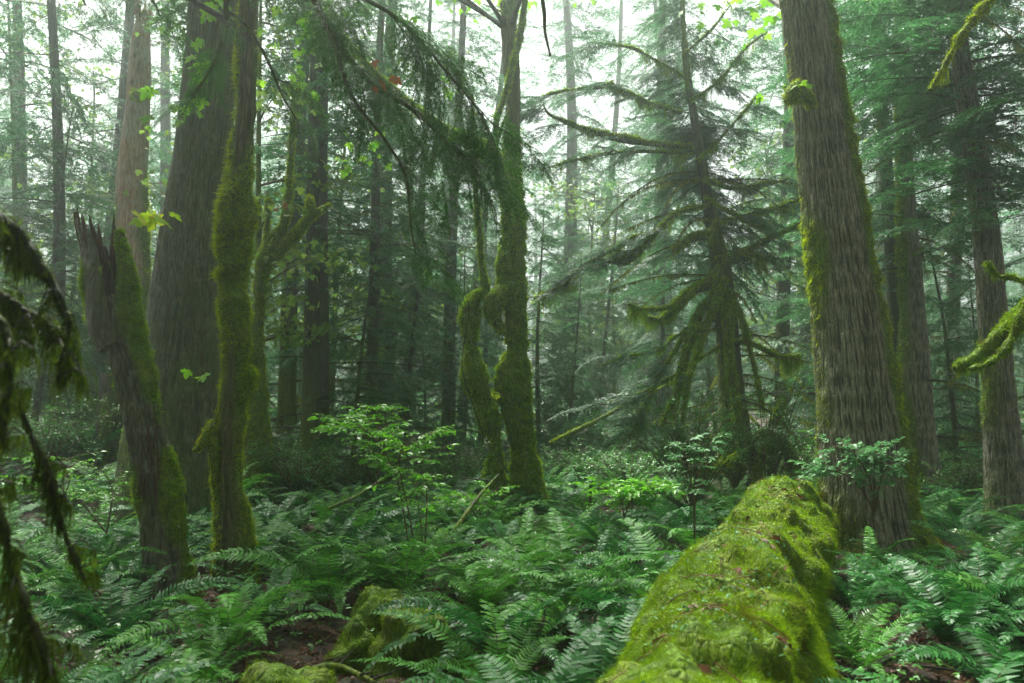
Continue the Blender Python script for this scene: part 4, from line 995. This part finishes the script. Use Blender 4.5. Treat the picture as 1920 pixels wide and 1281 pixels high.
# ------------------------------------------------------------------ fallen mossy log
def log():
    K = np.array([[0.0, 1.2, .22, .36], [0.30, 2.1, .30, .38], [.55, 2.8, .34, .40], [.92, 3.7, .36, .40], [1.40, 5.1, .40, .39], [2.02, 6.3, .46, .36], [2.42, 7.3, .52, .34], [2.85, 8.4, .58, .30], [3.02, 9.0, .56, .2]])
    C = catmull(K, 300); P = C[:, :3]; R = C[:, 3]; o = P[0].copy(); o[2] = 0
    root = thing("mossy_log", "long fallen log blanketed in bright green moss, ending beside the thick furrowed trunk", "log", o)
    A, Mo = Acc(), Acc()
    disp = lambda V, N, th, R_: .15 * fbm(V, 1.5, 91) + .10 * vn(V, 3.8, 92) + .05 * vn(V, 8, 94)
    mk = lambda V, N: np.clip(.75 + .5 * N[..., 2] + .75 * fbm(V, 1.9, 93) - .8 * np.clip(.35 - V[..., 2], 0, 1), 0, 1)
    ms = mk
    def dd(V, N, th, R_): return disp(V, N, th, R_) + .03 * mk(V, N) * (1 + fbm(V, 6, 95) + 1.1 * vn(V, 16, 97))
    V, N, F = tube(P, R, 180, dd); m = mk(V, N); A.add(V, F, 0, m.ravel())
    rng = np.random.default_rng(96); wt = np.clip((m - .2) / .5, 0, 1) * np.clip(N[..., 2] + .75, 0, 1)
    nearw = np.clip(3.6 / V[..., 1], .25, 1.6) ** 1.5
    Q, NN = sample_grid(V, N, wt * nearw, 260000, rng); s = np.clip(Q[:, 1] / 5, .5, 1.4)
    for lo, hi, L, W in ((0, 3.4, .030, .0028), (3.4, 5.5, .034, .004), (5.5, 20, .036, .006)):
        k = (Q[:, 1] >= lo) & (Q[:, 1] < hi); tufts(Mo, Q[k], NN[k], L, W, .1, .9, 97, 0)
    # shaggy fringe along the flanks
    wt2 = wt * np.clip(.65 - np.abs(N[..., 2] + .1), 0, 1); Q, NN = sample_grid(V, N, wt2, 26000, rng); tufts(Mo, Q, NN, .10, .005, 1.3, .5, 98, 0)
    A.build("bark", M['wood_rot'], root, o, True); Mo.build("moss", M['moss_bright'], root, o)
    # small leaves, fallen leaves and twigs resting in the moss belong to ground cover
    G = Acc(); top = np.clip(N[..., 2] - .35, 0, 1) * np.clip(.3 + fbm(V, 2, 99) * 2, 0.05, 1); Q, NN = sample_grid(V, N, top, 700, rng)
    d = unit(np.cross(NN, rng.normal(0, 1, Q.shape)) + NN * .6); ovate(G, Q + NN * .015, d, .026, .020, 5, 0)
    tag(G.build("small_leaves", [M['leaf_pale']]), "tiny pale green leaves scattered over the mossy log", "plants", None, 'stuff')
    G = Acc(); Q, NN = sample_grid(V, N, top, 70, rng); d = unit(np.cross(NN, rng.normal(0, 1, Q.shape))); ovate(G, Q + NN * .02, d, .085, .05, 6, 0, .5)
    for q, n_ in zip(*sample_grid(V, N, top, 60, rng)):
        dv = unit(np.cross(n_, rng.normal(0, 1, 3))) * rng.uniform(.05, .16); add_tube(G, np.array([q + n_ * .02 - dv, q + n_ * .03, q + n_ * .02 + dv]), np.array([.002, .003, .002]), 4, 0)
    tag(G.build("leaf_litter", [M['litter']]), "brown fallen leaves and twigs lying on the mossy log", "leaves", None, 'stuff')
    return V
LOGV = log()
LOGP = np.array([[0.0, 1.2], [0.30, 2.1], [.55, 2.8], [.92, 3.7], [1.40, 5.1], [2.02, 6.3], [2.42, 7.3], [2.85, 8.4], [3.02, 9.0]])
def log_dist(x, y):
    xx = np.interp(y, LOGP[:, 1], LOGP[:, 0]); return abs(x - xx) if y < 9.6 else 9

# mossy hummocks
def hummock(px, py, Y, rx, ry, h, label, seed, name="mossy_rock"):
    c = at(px, py, Y); g = float(gz(c[0], c[1])); o = np.array([c[0], c[1], g - .1])
    nu, nv = 90, 40; th = np.linspace(0, 2 * np.pi, nu, endpoint=False); ph = np.linspace(0.02, np.pi * .62, nv)
    N = np.stack([np.sin(ph)[:, None] * np.cos(th), np.sin(ph)[:, None] * np.sin(th), np.cos(ph)[:, None] + 0 * th], -1)
    sc = np.array([rx, ry, h + .1]); V = o + N * sc; V = V + N * (.30 * min(rx, h) * 1.6 * fbm(V, 3.5, seed) + .06 * vn(V, 9, seed + 1) + .02 * vn(V, 22, seed + 2))[..., None] * 1.0
    i = np.arange(nv - 1)[:, None] * nu; j = np.arange(nu)[None]; j2 = (j + 1) % nu
    F = np.stack([i + j, i + nu + j, i + nu + j2, i + j2], -1).reshape(-1, 4)
    root = thing(name, label, "rock", o); A, Mo = Acc(), Acc(); m = np.clip(.8 + .6 * fbm(V, 3, seed + 2), 0, 1); A.add(V, F, 0, m.ravel())
    A.tris(np.stack([V[0], np.roll(V[0], -1, 0), np.broadcast_to(V[0].mean(0), V[0].shape)], 1), 0, 1.0)
    rng = np.random.default_rng(seed); Q, NN = sample_grid(V, N, np.clip((m - .2) / .5, 0, 1), int(30000 * rx * ry * 3 + 4000), rng)
    tufts(Mo, Q, NN, .028, .004, .1, .9, seed, 0)
    A.build("boulder", M['wood_rot'], root, o, True); Mo.build("moss", M['moss_bright'], root, o)
hummock(785, 1200, 5.2, .27, .26, .44, "rounded mossy hummock at the bottom, left of the big log", 611)
hummock(712, 1165, 5.8, .24, .22, .42, "mossy boulder behind the largest bottom hummock", 612)
hummock(668, 1195, 5.3, .20, .18, .30, "small mossy boulder on the left of the bottom hummocks", 613)
hummock(545, 1275, 4.3, .38, .26, .26, "low mossy mound at the bottom edge left of centre", 614)
hummock(1650, 1275, 4.3, .40, .3, .10, "low mossy mound under ferns at the bottom right", 615)

def dead_branch(pts, label, seed):
    P = catmull(np.array([[(px - CX) / FPX * Y, Y, float(gz((px - CX) / FPX * Y, Y)) + h] for px, Y, h in pts]), 30); rng = np.random.default_rng(seed); o = P[0].copy(); A = Acc()
    V, N, F = tube(P, np.linspace(.026, .010, 30), 9, lambda V, N, th, R: R * .3 * fbm(V, 12, seed)); A.add(V, F, 0, np.clip(.4 + fbm(V, 5, seed), 0, 1).ravel())
    for _ in range(5):
        p = P[rng.integers(5, 28)]; e = p + rng.normal(0, 1, 3) * [.22, .22, .06] + [0, 0, .08]; add_tube(A, np.array([p, (p + e) / 2, e]), np.array([.009, .006, .002]), 5, 0)
    tag(A.build("fallen_branch", [M['bark_dark']], None, o, True), label, "branch")
dead_branch([(560, 4.7, .12), (640, 4.75, .16), (730, 4.6, .10), (800, 4.7, .05)], "dark fallen branch lying below the mossy hummocks", 1)
dead_branch([(590, 8.6, .5), (660, 8.9, .62), (720, 9.6, .8)], "dead dark branch poking from ferns right of the slim wavy trunk", 2)
dead_branch([(850, 7.8, .45), (900, 8.4, .75), (935, 9.0, .95)], "thin dead branch leaning in the ferns below the twin trunked maple", 3)
dead_branch([(1600, 5.0, .08), (1680, 5.1, .16), (1780, 4.9, .10)], "dark fallen branch on bare soil right of the mossy log", 4)

# leaning thin fallen trunk in the fog
def leaner():
    A, Mo = Acc(), Acc(); P, R = pathof([(1030, 832, 6), (1100, 800, 6), (1170, 762, 5), (1240, 728, 4.5), (1300, 705, 4)], 15.5, 60); o = P[0].copy()
    root = thing("leaning_log", "thin mossy trunk leaning across the ferns right of the twin trunked maple", "dead tree", o)
    limb(A, Mo, P, R, 12, lambda V, N: np.clip(.6 + N[..., 2], 0, 1), 5000, .04, .012, 620); A.build("trunk", M['bark_maple'], root, o, True); Mo.build("moss", M['moss_gold'], root, o)
leaner()

# old dark stump with splayed roots, left background
def old_stump():
    D = 13.0; A, Mo = Acc(), Acc(); o = at(200, 935, D)
    root = thing("old_stump", "dark old stump on splayed roots left of the huge grey trunk", "stump", o)
    mk = moss_mask(base=.25, up=.4, amp=.7, seed=77)
    for i, K in enumerate(([(210, 700, 24), (205, 780, 26), (180, 860, 18), (148, 930, 14), (130, 960, 12)], [(215, 720, 22), (214, 800, 20), (222, 880, 16), (226, 960, 14)], [(208, 740, 18, -.1), (196, 830, 14, -.3), (190, 900, 12, -.5), (186, 960, 12, -.7)])):
        P, R = pathof(K, D, 70); limb(A, Mo, P, R, 34, mk, 2500, .04, .012, 630 + i, bark_disp(.015, 20, 5))
    A.build("trunk", M['bark_dark'], root, o, True); Mo.build("moss", M['moss_green'], root, o)
old_stump()

# tiny moss topped post right of the twin maple
def post():
    D = 11.5; o = at(1108, 960, D); root = thing("stub", "short dark snapped stick poking from ferns right of the twin trunked maple", "stick", o)
    A = Acc(); P, R = pathof([(1108, 965, 5), (1107, 930, 4), (1110, 912, 6), (1110, 903, 5)], D, 20); V, N, F = tube(P, R, 10, lambda V, N, th, R: R * .3 * fbm(V, 12, 2)); A.add(V, F, 0, .3); A.build("stick", M['bark_dark'], root, o, True)
post()

# ------------------------------------------------------------------ ferns
def make_frond(A, rng, az, L, up, arch, wmax, npair, mi=0, mi_r=1, lift=0.0):
    s = np.linspace(0, 1, 40); ang = up - arch * s ** 1.15
    dx = np.cos(ang); dz = np.sin(ang); h = L / 39
    X = np.concatenate([[0], np.cumsum(dx[:-1]) * h]); Z = np.concatenate([[0], np.cumsum(dz[:-1]) * h]) + lift
    side = rng.normal(0, .10); Y = L * side * s ** 2
    ca, sa = math.cos(az), math.sin(az)
    C = np.stack([X * ca - Y * sa, X * sa + Y * ca, Z], 1); T = unit(np.gradient(C, axis=0))
    B = unit(np.cross(T, [0, 0, 1.])); roll = rng.normal(0, .25); Nn = np.cross(B, T)
    B = B * math.cos(roll) + Nn * math.sin(roll); Nn = np.cross(B, T)
    k = [0, 8, 16, 24, 32, 39]; add_tube(A, C[k], .0035 * (1.1 - s[k]), 3, mi_r)
    t = np.linspace(.13, .985, npair); j = np.clip(t * 39, 0, 38.99); i = j.astype(int); f = (j - i)[:, None]
    Ci = C[i] * (1 - f) + C[i + 1] * f; Ti = T[i]; Bi = B[i]; Ni = Nn[i]
    u = (t - .13) / .855; wl = wmax * np.clip(u / .22 + .35, 0, 1) * (1 - u ** 2.2) ** .75 + .006
    pw = L * .86 / npair * .42
    for sd_ in (-1, 1):
        l = (wl * rng.uniform(.88, 1.08, npair))[:, None]; fw = .22 + .35 * u[:, None]
        d = unit(Bi * sd_ + Ti * fw + Ni * rng.normal(.02, .10, (npair, 1)))
        wv = unit(np.cross(d, Ni)); wv = unit(wv + Ni * rng.normal(0, .22, (npair, 1))) * pw
        dn = -Ni * l * .10
        a = Ci + d * l * .02; m_ = Ci + d * l * .5 - dn * .1; e = Ci + d * l + dn * 1.3 + Ti * l * .08
        V = np.stack([a - wv * .8, a + wv * .8, m_ + wv, m_ - wv, e + wv * .12, e - wv * .12], 1).reshape(-1, 3)
        q = np.arange(npair)[:, None] * 6
        A.add(V, np.concatenate([q + [0, 1, 2, 3], q + [3, 2, 4, 5]]), mi)

def make_fern(seed, n, L, w_, mat, npair=34, upr=(.75, 1.25), archr=(1.1, 1.9), name="sword_fern"):
    rng = np.random.default_rng(seed); A = Acc(); az = rng.uniform(0, 6.28)
    for i in range(n):
        az += 2.399 + rng.normal(0, .2); inner = i / n
        make_frond(A, rng, az, L * rng.uniform(.7, 1.1), rng.uniform(*upr) + .2 * inner, rng.uniform(*archr), w_ * rng.uniform(.85, 1.15), npair)
    for i in range(2):
        make_frond(A, rng, rng.uniform(0, 6.28), L * .8, .35, .75, w_ * .7, npair, 2, 2)
    return A

FK = []
for k in range(7):
    FK.append((make_fern(700 + k, 13 + k, 1.0 + .09 * (k % 3), .095, ('fern', 'fern', 'fern_mid', 'fern', 'fern_dark', 'fern_mid', 'fern')[k]), ('fern', 'fern', 'fern_mid', 'fern', 'fern_dark', 'fern_mid', 'fern')[k]))
FK.append((make_fern(720, 9, .72, .12, 'fern_light', 22), 'fern_light'))
FK.append((make_fern(721, 11, .6, .10, 'fern_light', 22), 'fern_light'))
FERN_SRC = []
for A, mt in FK:
    o = A.build("sword_fern" if mt != 'fern_light' else "lady_fern", [M[mt], M['twig_red'], M['litter']]); FERN_SRC.append(o)
trunk_xy = [(at(436, 1000, 6.6)[0], 6.55, .62), (at(315, 1060, 6.2)[0], 6.2, .62), (at(436, 1000, 5.9)[0], 5.9, .4), (at(1640, 1000, 7.7)[0], 7.7, .5), (at(436, 1000, 7.3)[0], 7.3, .3), (at(314, 1000, 10.4)[0], 10.4, .85), (at(312, 1060, 6.9)[0], 6.9, .35), (at(1632, 1000, 8.8)[0], 8.8, .8),
            (at(1003, 965, 12.3)[0], 12.3, .4), (at(1385, 850, 13)[0], 13, .5), (at(1890, 900, 11.2)[0], 11.2, .4), (at(1730, 900, 14)[0], 14, .4),
            (at(785, 1215, 5.2)[0], 4.75, .95), (at(712, 1165, 5.8)[0], 5.4, .8), (at(668, 1205, 5.3)[0], 4.9, .85), (at(545, 1275, 4.3)[0], 3.8, .8), (at(700, 1275, 4.4)[0], 4.4, .5), (at(1650, 1275, 4.3)[0], 4.1, .6), (at(480, 900, 11.5)[0], 11.5, .3)]
rf = random.Random(21); spots = []
# hand placed close clumps: (px of crown, Y, size, kind)
for px, Y, sc, k in ((1795, 3.6, 1.05, 0), (1930, 3.1, 1.0, 1), (1500, 6.0, .5, 7), (1880, 4.6, 1.1, 3), (1760, 5.6, 1.1, 4), (1590, 5.9, .7, 7), (1592, 6.7, .75, 1), (1600, 5.2, .6, 2), (1625, 7.4, .75, 5), (1950, 6.2, 1.1, 5), (1700, 6.9, .9, 6), (1840, 7.6, 1.1, 0),
                      (1010, 3.6, 1.0, 1), (930, 4.6, .9, 2), (1120, 4.6, 1.0, 3), (960, 5.3, 1.1, 4), (1060, 6.1, 1.1, 5), (400, 4.7, .6, 2), (300, 4.4, .85, 8),
                      (180, 3.8, .85, 3), (60, 3.4, .85, 4), (330, 3.4, .7, 5), (230, 5.4, 1.0, 6), (760, 6.8, 1.1, 2), (1180, 5.6, 1.1, 6), (1240, 7.2, 1.1, 0), (520, 6.0, .7, 1), ):
    spots.append(((px - CX) / FPX * Y, Y, sc, k))
tries = 0
while tries < 60000 and len(spots) < 960:
    tries += 1
    Y = 3.4 + (27 - 3.4) * rf.random() ** .75; x = rf.uniform(-.70, .70) * Y
    md = .50 + .012 * Y
    if any(math.hypot(x - q[0], Y - q[1]) < r + .22 for q in () for r in ()): continue
    if any(math.hypot(x - a, Y - b) < r + .1 for a, b, r in trunk_xy): continue
    if log_dist(x, Y) < .56: continue
    if Y < 4.9 and 470 < x / Y * FPX + CX < 850 and rf.random() < .85: continue
    if Y > 9 and x < -.42 * Y and rf.random() < .5: continue
    if any((x - q[0]) ** 2 + (Y - q[1]) ** 2 < md * md for q in spots): continue
    spots.append((x, Y, rf.uniform(.72, 1.08), 7 + rf.randrange(2) if rf.random() < .13 else rf.randrange(7)))
spots.sort(key=lambda s: s[1])
used = set(); stuff = Acc()
def fzone(x, Y):
    px = CX + x / Y * FPX
    if Y < 5:
        r = "close to the viewer, "
    elif Y < 9: r = "in the near carpet, "
    elif Y < 14: r = "in the middle carpet, "
    else: r = "in the far carpet, "
    for a, s in ((380, "left of the slim wavy trunk"), (640, "right beside the slim wavy trunk"), (880, "left of the twin trunked maple's line"), (1150, "below the twin trunked maple"), (1480, "along the left side of the mossy log"), (1720, "by the thick furrowed trunk's foot"), (9999, "at the right edge")):
        if px < a: return r + s
lowarr = {}
for k, (A, mt) in enumerate(FK): lowarr[k] = A.arrays()
cnt = 0
small = [make_fern(760 + k, 9, .9, .09, 'fern', 18).arrays() for k in range(4)]
for (x, Y, sc, k) in spots:
    z = float(gz(x, Y)) - .02; rz = rf.uniform(0, 6.28)
    if cnt < 300:
        o = FERN_SRC[k] if k not in used else FERN_SRC[k].copy()
        if k in used: COL.objects.link(o)
        used.add(k); cnt += 1
        o.location = (x, Y, z); o.rotation_euler = (rf.uniform(-.1, .1), rf.uniform(-.1, .1), rz); o.scale = (sc, sc, sc * rf.uniform(.9, 1.15))
        zn = fzone(x, Y)
        tag(o, ("dark green sword fern " if k < 7 else "small pale green fern ") + zn, "fern", ("sword ferns " if k < 7 else "pale ferns ") + zn)
    else:
        stuff.merge(small[k % 4], rot(rz), (x, Y, z), sc * 1.05)
tag(stuff.build("fern_carpet", [M['fern'], M['twig_red'], M['litter']]), "unbroken carpet of small ferns far back between the trunks", "ferns", None, 'stuff')

# ------------------------------------------------------------------ leafy undergrowth
def ground_cover():
    rng = np.random.default_rng(801); G = Acc(); n = 26000
    Y = 3 + 25 * rng.random(n) ** 1.1; x = rng.uniform(-.72, .72, n) * Y
    P = np.stack([x, Y, gz(x, Y)], 1); k = fbm(P * [1, 1, 0], .7, 55) > -.05; P = P[k]
    P[:, 2] += rng.uniform(.03, .32, len(P)); az = rng.uniform(0, 6.28, len(P)); D = np.stack([np.cos(az), np.sin(az), rng.normal(0, .25, len(P))], 1)
    ovate(G, P, unit(D), .06, .035, 7, 0); tag(G.build("ground_cover", [M['leaf_small']]), "small green leaves filling the ground between ferns", "plants", None, 'stuff')
    G = Acc(); n = 30000; Y = 14 + 16 * rng.random(n) ** .8; x = rng.uniform(-.75, .75, n) * Y; P = np.stack([x, Y, gz(x, Y)], 1); h = np.clip(.45 + .9 * fbm(P * [1, 1, 0], .45, 71), .05, 1.3); P[:, 2] += h * rng.random(n) ** .6
    az = rng.uniform(0, 6.28, n); ovate(G, P, unit(np.stack([np.cos(az), np.sin(az), rng.normal(0, .35, n)], 1)), .12, .065, 19, 0); tag(G.build("brambles", [M['leaf_small']]), "low leafy brambles between the middle distance trunks", "plants", None, 'stuff')
    G = Acc(); n = 16000; Y = rng.uniform(24, 88, n); x = rng.uniform(-.8, .8, n) * Y; P = np.stack([x, Y, gz(x, Y) + rng.uniform(0, 1.3, n) ** 1.5], 1)
    az = rng.uniform(0, 6.28, n); ovate(G, P, unit(np.stack([np.cos(az), np.sin(az), rng.normal(0, .35, n)], 1)), .42, .22, 9, 0); tag(G.build("undergrowth", [M['leaf_small']]), "hazy leafy undergrowth covering the farthest forest floor", "plants", None, 'stuff')
    G = Acc(); n = 14000; Y = 2.2 + 12 * rng.random(n) ** 1.4; x = rng.uniform(-.75, .75, n) * Y; P = np.stack([x, Y, gz(x, Y) + rng.uniform(.005, .03, n)], 1)
    az = rng.uniform(0, 6.28, n); ovate(G, P, unit(np.stack([np.cos(az), np.sin(az), rng.normal(0, .3, n)], 1)), .075, .045, 8, 0, .6)
    for _ in range(420):
        Y_ = rng.uniform(2.2, 9); x_ = rng.uniform(-.7, .7) * Y_; z_ = float(gz(x_, Y_)); a = rng.uniform(0, 6.28); l = rng.uniform(.1, .45); dv = np.array([math.cos(a), math.sin(a), rng.normal(0, .1)]) * l
        add_tube(G, np.array([[x_, Y_, z_ + .02], [x_, Y_, z_ + .05] + dv * .5, [x_, Y_, z_ + .03] + dv]), np.array([.007, .006, .002]), 4, 0)
    tag(G.build("leaf_litter", [M['litter']]), "rusty fallen leaves and dead twigs on the forest floor", "leaves", None, 'stuff')
ground_cover()

def sapling(stems, D, leafm, lsize, nleaf, label, seed, name="sapling", wr=.55, stemm='twig_red', cat="plant", spread=.28):
    rng = np.random.default_rng(seed); P0 = at(stems[0][0][0], stems[0][0][1], D); P0[2] = float(gz(P0[0], P0[1]))
    root = thing(name, label, cat, P0)
    for K in stems:
        A = Acc(); Lf = Acc()
        P, _ = pathof([(k[0], k[1], 1, k[2] if len(k) > 2 else 0) for k in K], D, 30)
        add_tube(A, P, np.linspace(.009, .003, 30), 5, 0)
        tw = []
        for q in range(int(nleaf / 7)):
            i = rng.integers(9, 30); a = rng.uniform(0, 6.28); l = spread * rng.uniform(.4, 1.1)
            e = P[i] + np.array([math.cos(a) * l, math.sin(a) * l, rng.uniform(-.05, .12)]); md = (P[i] + e) / 2 + [0, 0, .03]
            add_tube(A, np.array([P[i], md, e]), np.array([.003, .0022, .0012]), 3, 0); tw.append((P[i], md, e))
        Q, Dd = [], []
        for (a, b, c) in tw:
            for r in range(7):
                t = .25 + .75 * (r + 1) / 7; p = a * (1 - t) ** 2 + 2 * b * t * (1 - t) + c * t * t; sd_ = -1 if r % 2 else 1
                dv = unit(c - a); pr = unit(np.cross(dv, [0, 0, 1.])) * sd_; Q.append(p); Dd.append(unit(dv * (.6 if r < 6 else 1.5) + pr * .8 + [0, 0, rng.normal(-.15, .15)]))
        A.build("stem", [M[stemm]], root, P0)
        if Q: ovate(Lf, np.array(Q), np.array(Dd), lsize, lsize * wr, seed + 1, 0); Lf.build("leaves", [M[leafm]], root, P0)
sapling([[(782, 1100), (765, 1010), (745, 900), (722, 850), (690, 810), (640, 790)], [(782, 1100), (770, 980), (750, 880), (760, 830), (810, 815)]], 7.6, 'leaf_bright', .10, 240, "spindly red stemmed sapling with bright yellow green leaves, left of the twin trunked maple", 901, spread=.35)
sapling([[(792, 1105), (798, 1000), (800, 920), (790, 870), (830, 840)], [(792, 1105), (790, 990), (775, 900)]], 7.9, 'leaf_bright', .075, 110, "second bright leaved sapling, thinner, just right of the spindly red stemmed one", 902, spread=.32)
sapling([[(710, 900), (712, 830), (706, 790), (715, 765)], [(710, 900), (690, 830), (650, 800), (620, 810)]], 10.5, 'leaf_bright', .11, 190, "bright leafed shrub with drooping sprays under the young hemlocks, left of centre", 903, spread=.45)
sapling([[(1302, 1010), (1300, 930), (1290, 880), (1280, 830)], [(1302, 1010), (1306, 900), (1330, 830)]], 7.5, 'leaf_pale', .085, 100, "thin sapling with pale serrated leaves left of the log's far end", 904, spread=.22)
sapling([[(905, 985), (900, 940), (925, 920)], [(905, 985), (880, 950), (860, 930)]], 10.2, 'leaf_bright', .11, 70, "low bright green leafy plant at the left foot of the twin trunked maple", 905, spread=.3)
sapling([[(1170, 970), (1160, 930), (1120, 915)], [(1170, 970), (1190, 930), (1230, 915)], [(1170, 970), (1175, 930), (1260, 925)]], 8.6, 'leaf_bright', .12, 150, "spreading broad leaved plant with yellow green leaves between twin maple and log", 906, spread=.32)
sapling([[(1640, 960, .0), (1630, 900, -.1), (1600, 850, -.15), (1560, 840, -.2)], [(1640, 960), (1640, 880, -.1), (1645, 840, -.15)], [(1640, 960), (1655, 890, -.1), (1680, 860, -.15)], [(1640, 960), (1600, 900, -.1), (1545, 880, -.1), (1525, 895, -.1)]], 7.75, 'leaf_pale', .095, 150, "shrub of pale green serrated leaves against the foot of the thick furrowed trunk", 907, spread=.20, wr=.62)
sapling([[(100, 960), (130, 900), (90, 860)], [(100, 960), (70, 920), (30, 900)]], 8.0, 'leaf_bright', .07, 150, "fresh green leafy shrub low at the left edge beneath hanging boughs", 908, spread=.4)
sapling([[(200, 1000), (210, 920), (190, 880)], [(200, 1000), (160, 950), (140, 930)]], 7.6, 'leaf_bright', .06, 150, "bright fine leaved shrub left of the jagged broken trunk's base", 909, spread=.38)

def huckle(px0, py0, D, w_, h_, n, label, seed):
    rng = np.random.default_rng(seed); o = at(px0, py0, D); o[2] = float(gz(o[0], o[1])); root = thing("berry_bush", label, "bush", o); A, Lf = Acc(), Acc(); Q, Dd = [], []
    for i in range(34):
        a = rng.uniform(0, 6.28); r_ = w_ * rng.uniform(.2, 1); e = o + [math.cos(a) * r_, math.sin(a) * r_ * .5, h_ * rng.uniform(.45, 1.0)]; md = o + [math.cos(a) * r_ * .35, math.sin(a) * r_ * .2, h_ * .55]
        t = np.linspace(0, 1, 12)[:, None]; P = o * (1 - t) ** 2 + 2 * md * t * (1 - t) + e * t * t; add_tube(A, P, np.linspace(.010, .003, 12), 4, 0)
        for k in range(9):
            p = P[rng.integers(4, 12)]; e2 = p + rng.normal(0, 1, 3) * [.22, .22, .12]; add_tube(A, np.array([p, e2]), np.array([.003, .001]), 3, 0)
            m = n // (34 * 9); tt = rng.random((m, 1)); Q.append(p * (1 - tt) + e2 * tt + rng.normal(0, .02, (m, 3))); Dd.append(unit(rng.normal(0, 1, (m, 3)) * [1, 1, .4]))
    A.build("stem", [M['twig_red']], root, o); ovate(Lf, np.concatenate(Q), np.concatenate(Dd), .05, .034, seed, 0); Lf.build("leaves", [M['leaf_small']], root, o)
huckle(1300, 930, 11.6, 1.3, 2.0, 6500, "fine leaved green bush in front of the shaggy hemlock", 951)
huckle(1440, 920, 12.2, .9, 2.2, 4500, "fine leaved bush between the shaggy hemlock and thick furrowed trunk", 952)
huckle(560, 900, 12.5, .9, 1.2, 3000, "low fine leaved bush right of the slim wavy trunk", 953)

for px, py, D_, w_, h_, n_, lb in ((690, 900, 14.0, 1.2, 1.2, 3600, "fine leaved bush left of the twin trunked maple under young hemlocks"), (860, 900, 15.0, 1.0, 1.0, 2600, "small fine leaved bush just left behind the twin trunked maple"),
                               (1075, 900, 15.5, 1.3, 1.0, 3600, "fine leaved bush just right behind the twin trunked maple"), (1180, 900, 13.6, 1.2, 1.0, 3600, "fine leaved bush near the leaning thin mossy trunk"),
                               (540, 900, 16.5, 1.3, 1.5, 3600, "fine leaved bush between broken mossy maple and leaning dark conifer"), (1480, 900, 13.5, .8, 1.3, 2400, "fine leaved bush touching the thick furrowed trunk's left edge"),
                               (90, 900, 12.0, 1.2, 1.2, 3600, "fine leaved bush below the left edge boughs"), (1810, 900, 13.0, 1.0, 1.0, 2400, "fine leaved bush between the two right hand trunks")):
    huckle(px, py, D_, w_, h_, n_, lb, px)

# ------------------------------------------------------------------ haze
def haze():
    x0, x1, y0, y1, z0, z1 = -80, 80, -14, 96, -2.5, 38
    V = np.array([[x, y, z] for z in (z0, z1) for y in (y0, y1) for x in (x0, x1)], float)
    F = np.array([[0, 2, 3, 1], [4, 5, 7, 6], [0, 1, 5, 4], [2, 6, 7, 3], [0, 4, 6, 2], [1, 3, 7, 5]])
    m, nt, out = newmat("haze"); v = nt.nodes.new("ShaderNodeVolumePrincipled"); v.inputs['Density'].default_value = HAZE
    v.inputs['Color'].default_value = (.88, .99, .93, 1); v.inputs['Anisotropy'].default_value = .86; nt.links.new(v.outputs[0], out.inputs['Volume'])  # green tint puts canopy filtered light into the haze colour
    A = Acc(); A.add(V, F); o = A.build("haze", m); tag(o, "pale morning mist filling the forest", None, None, 'stuff')
haze()
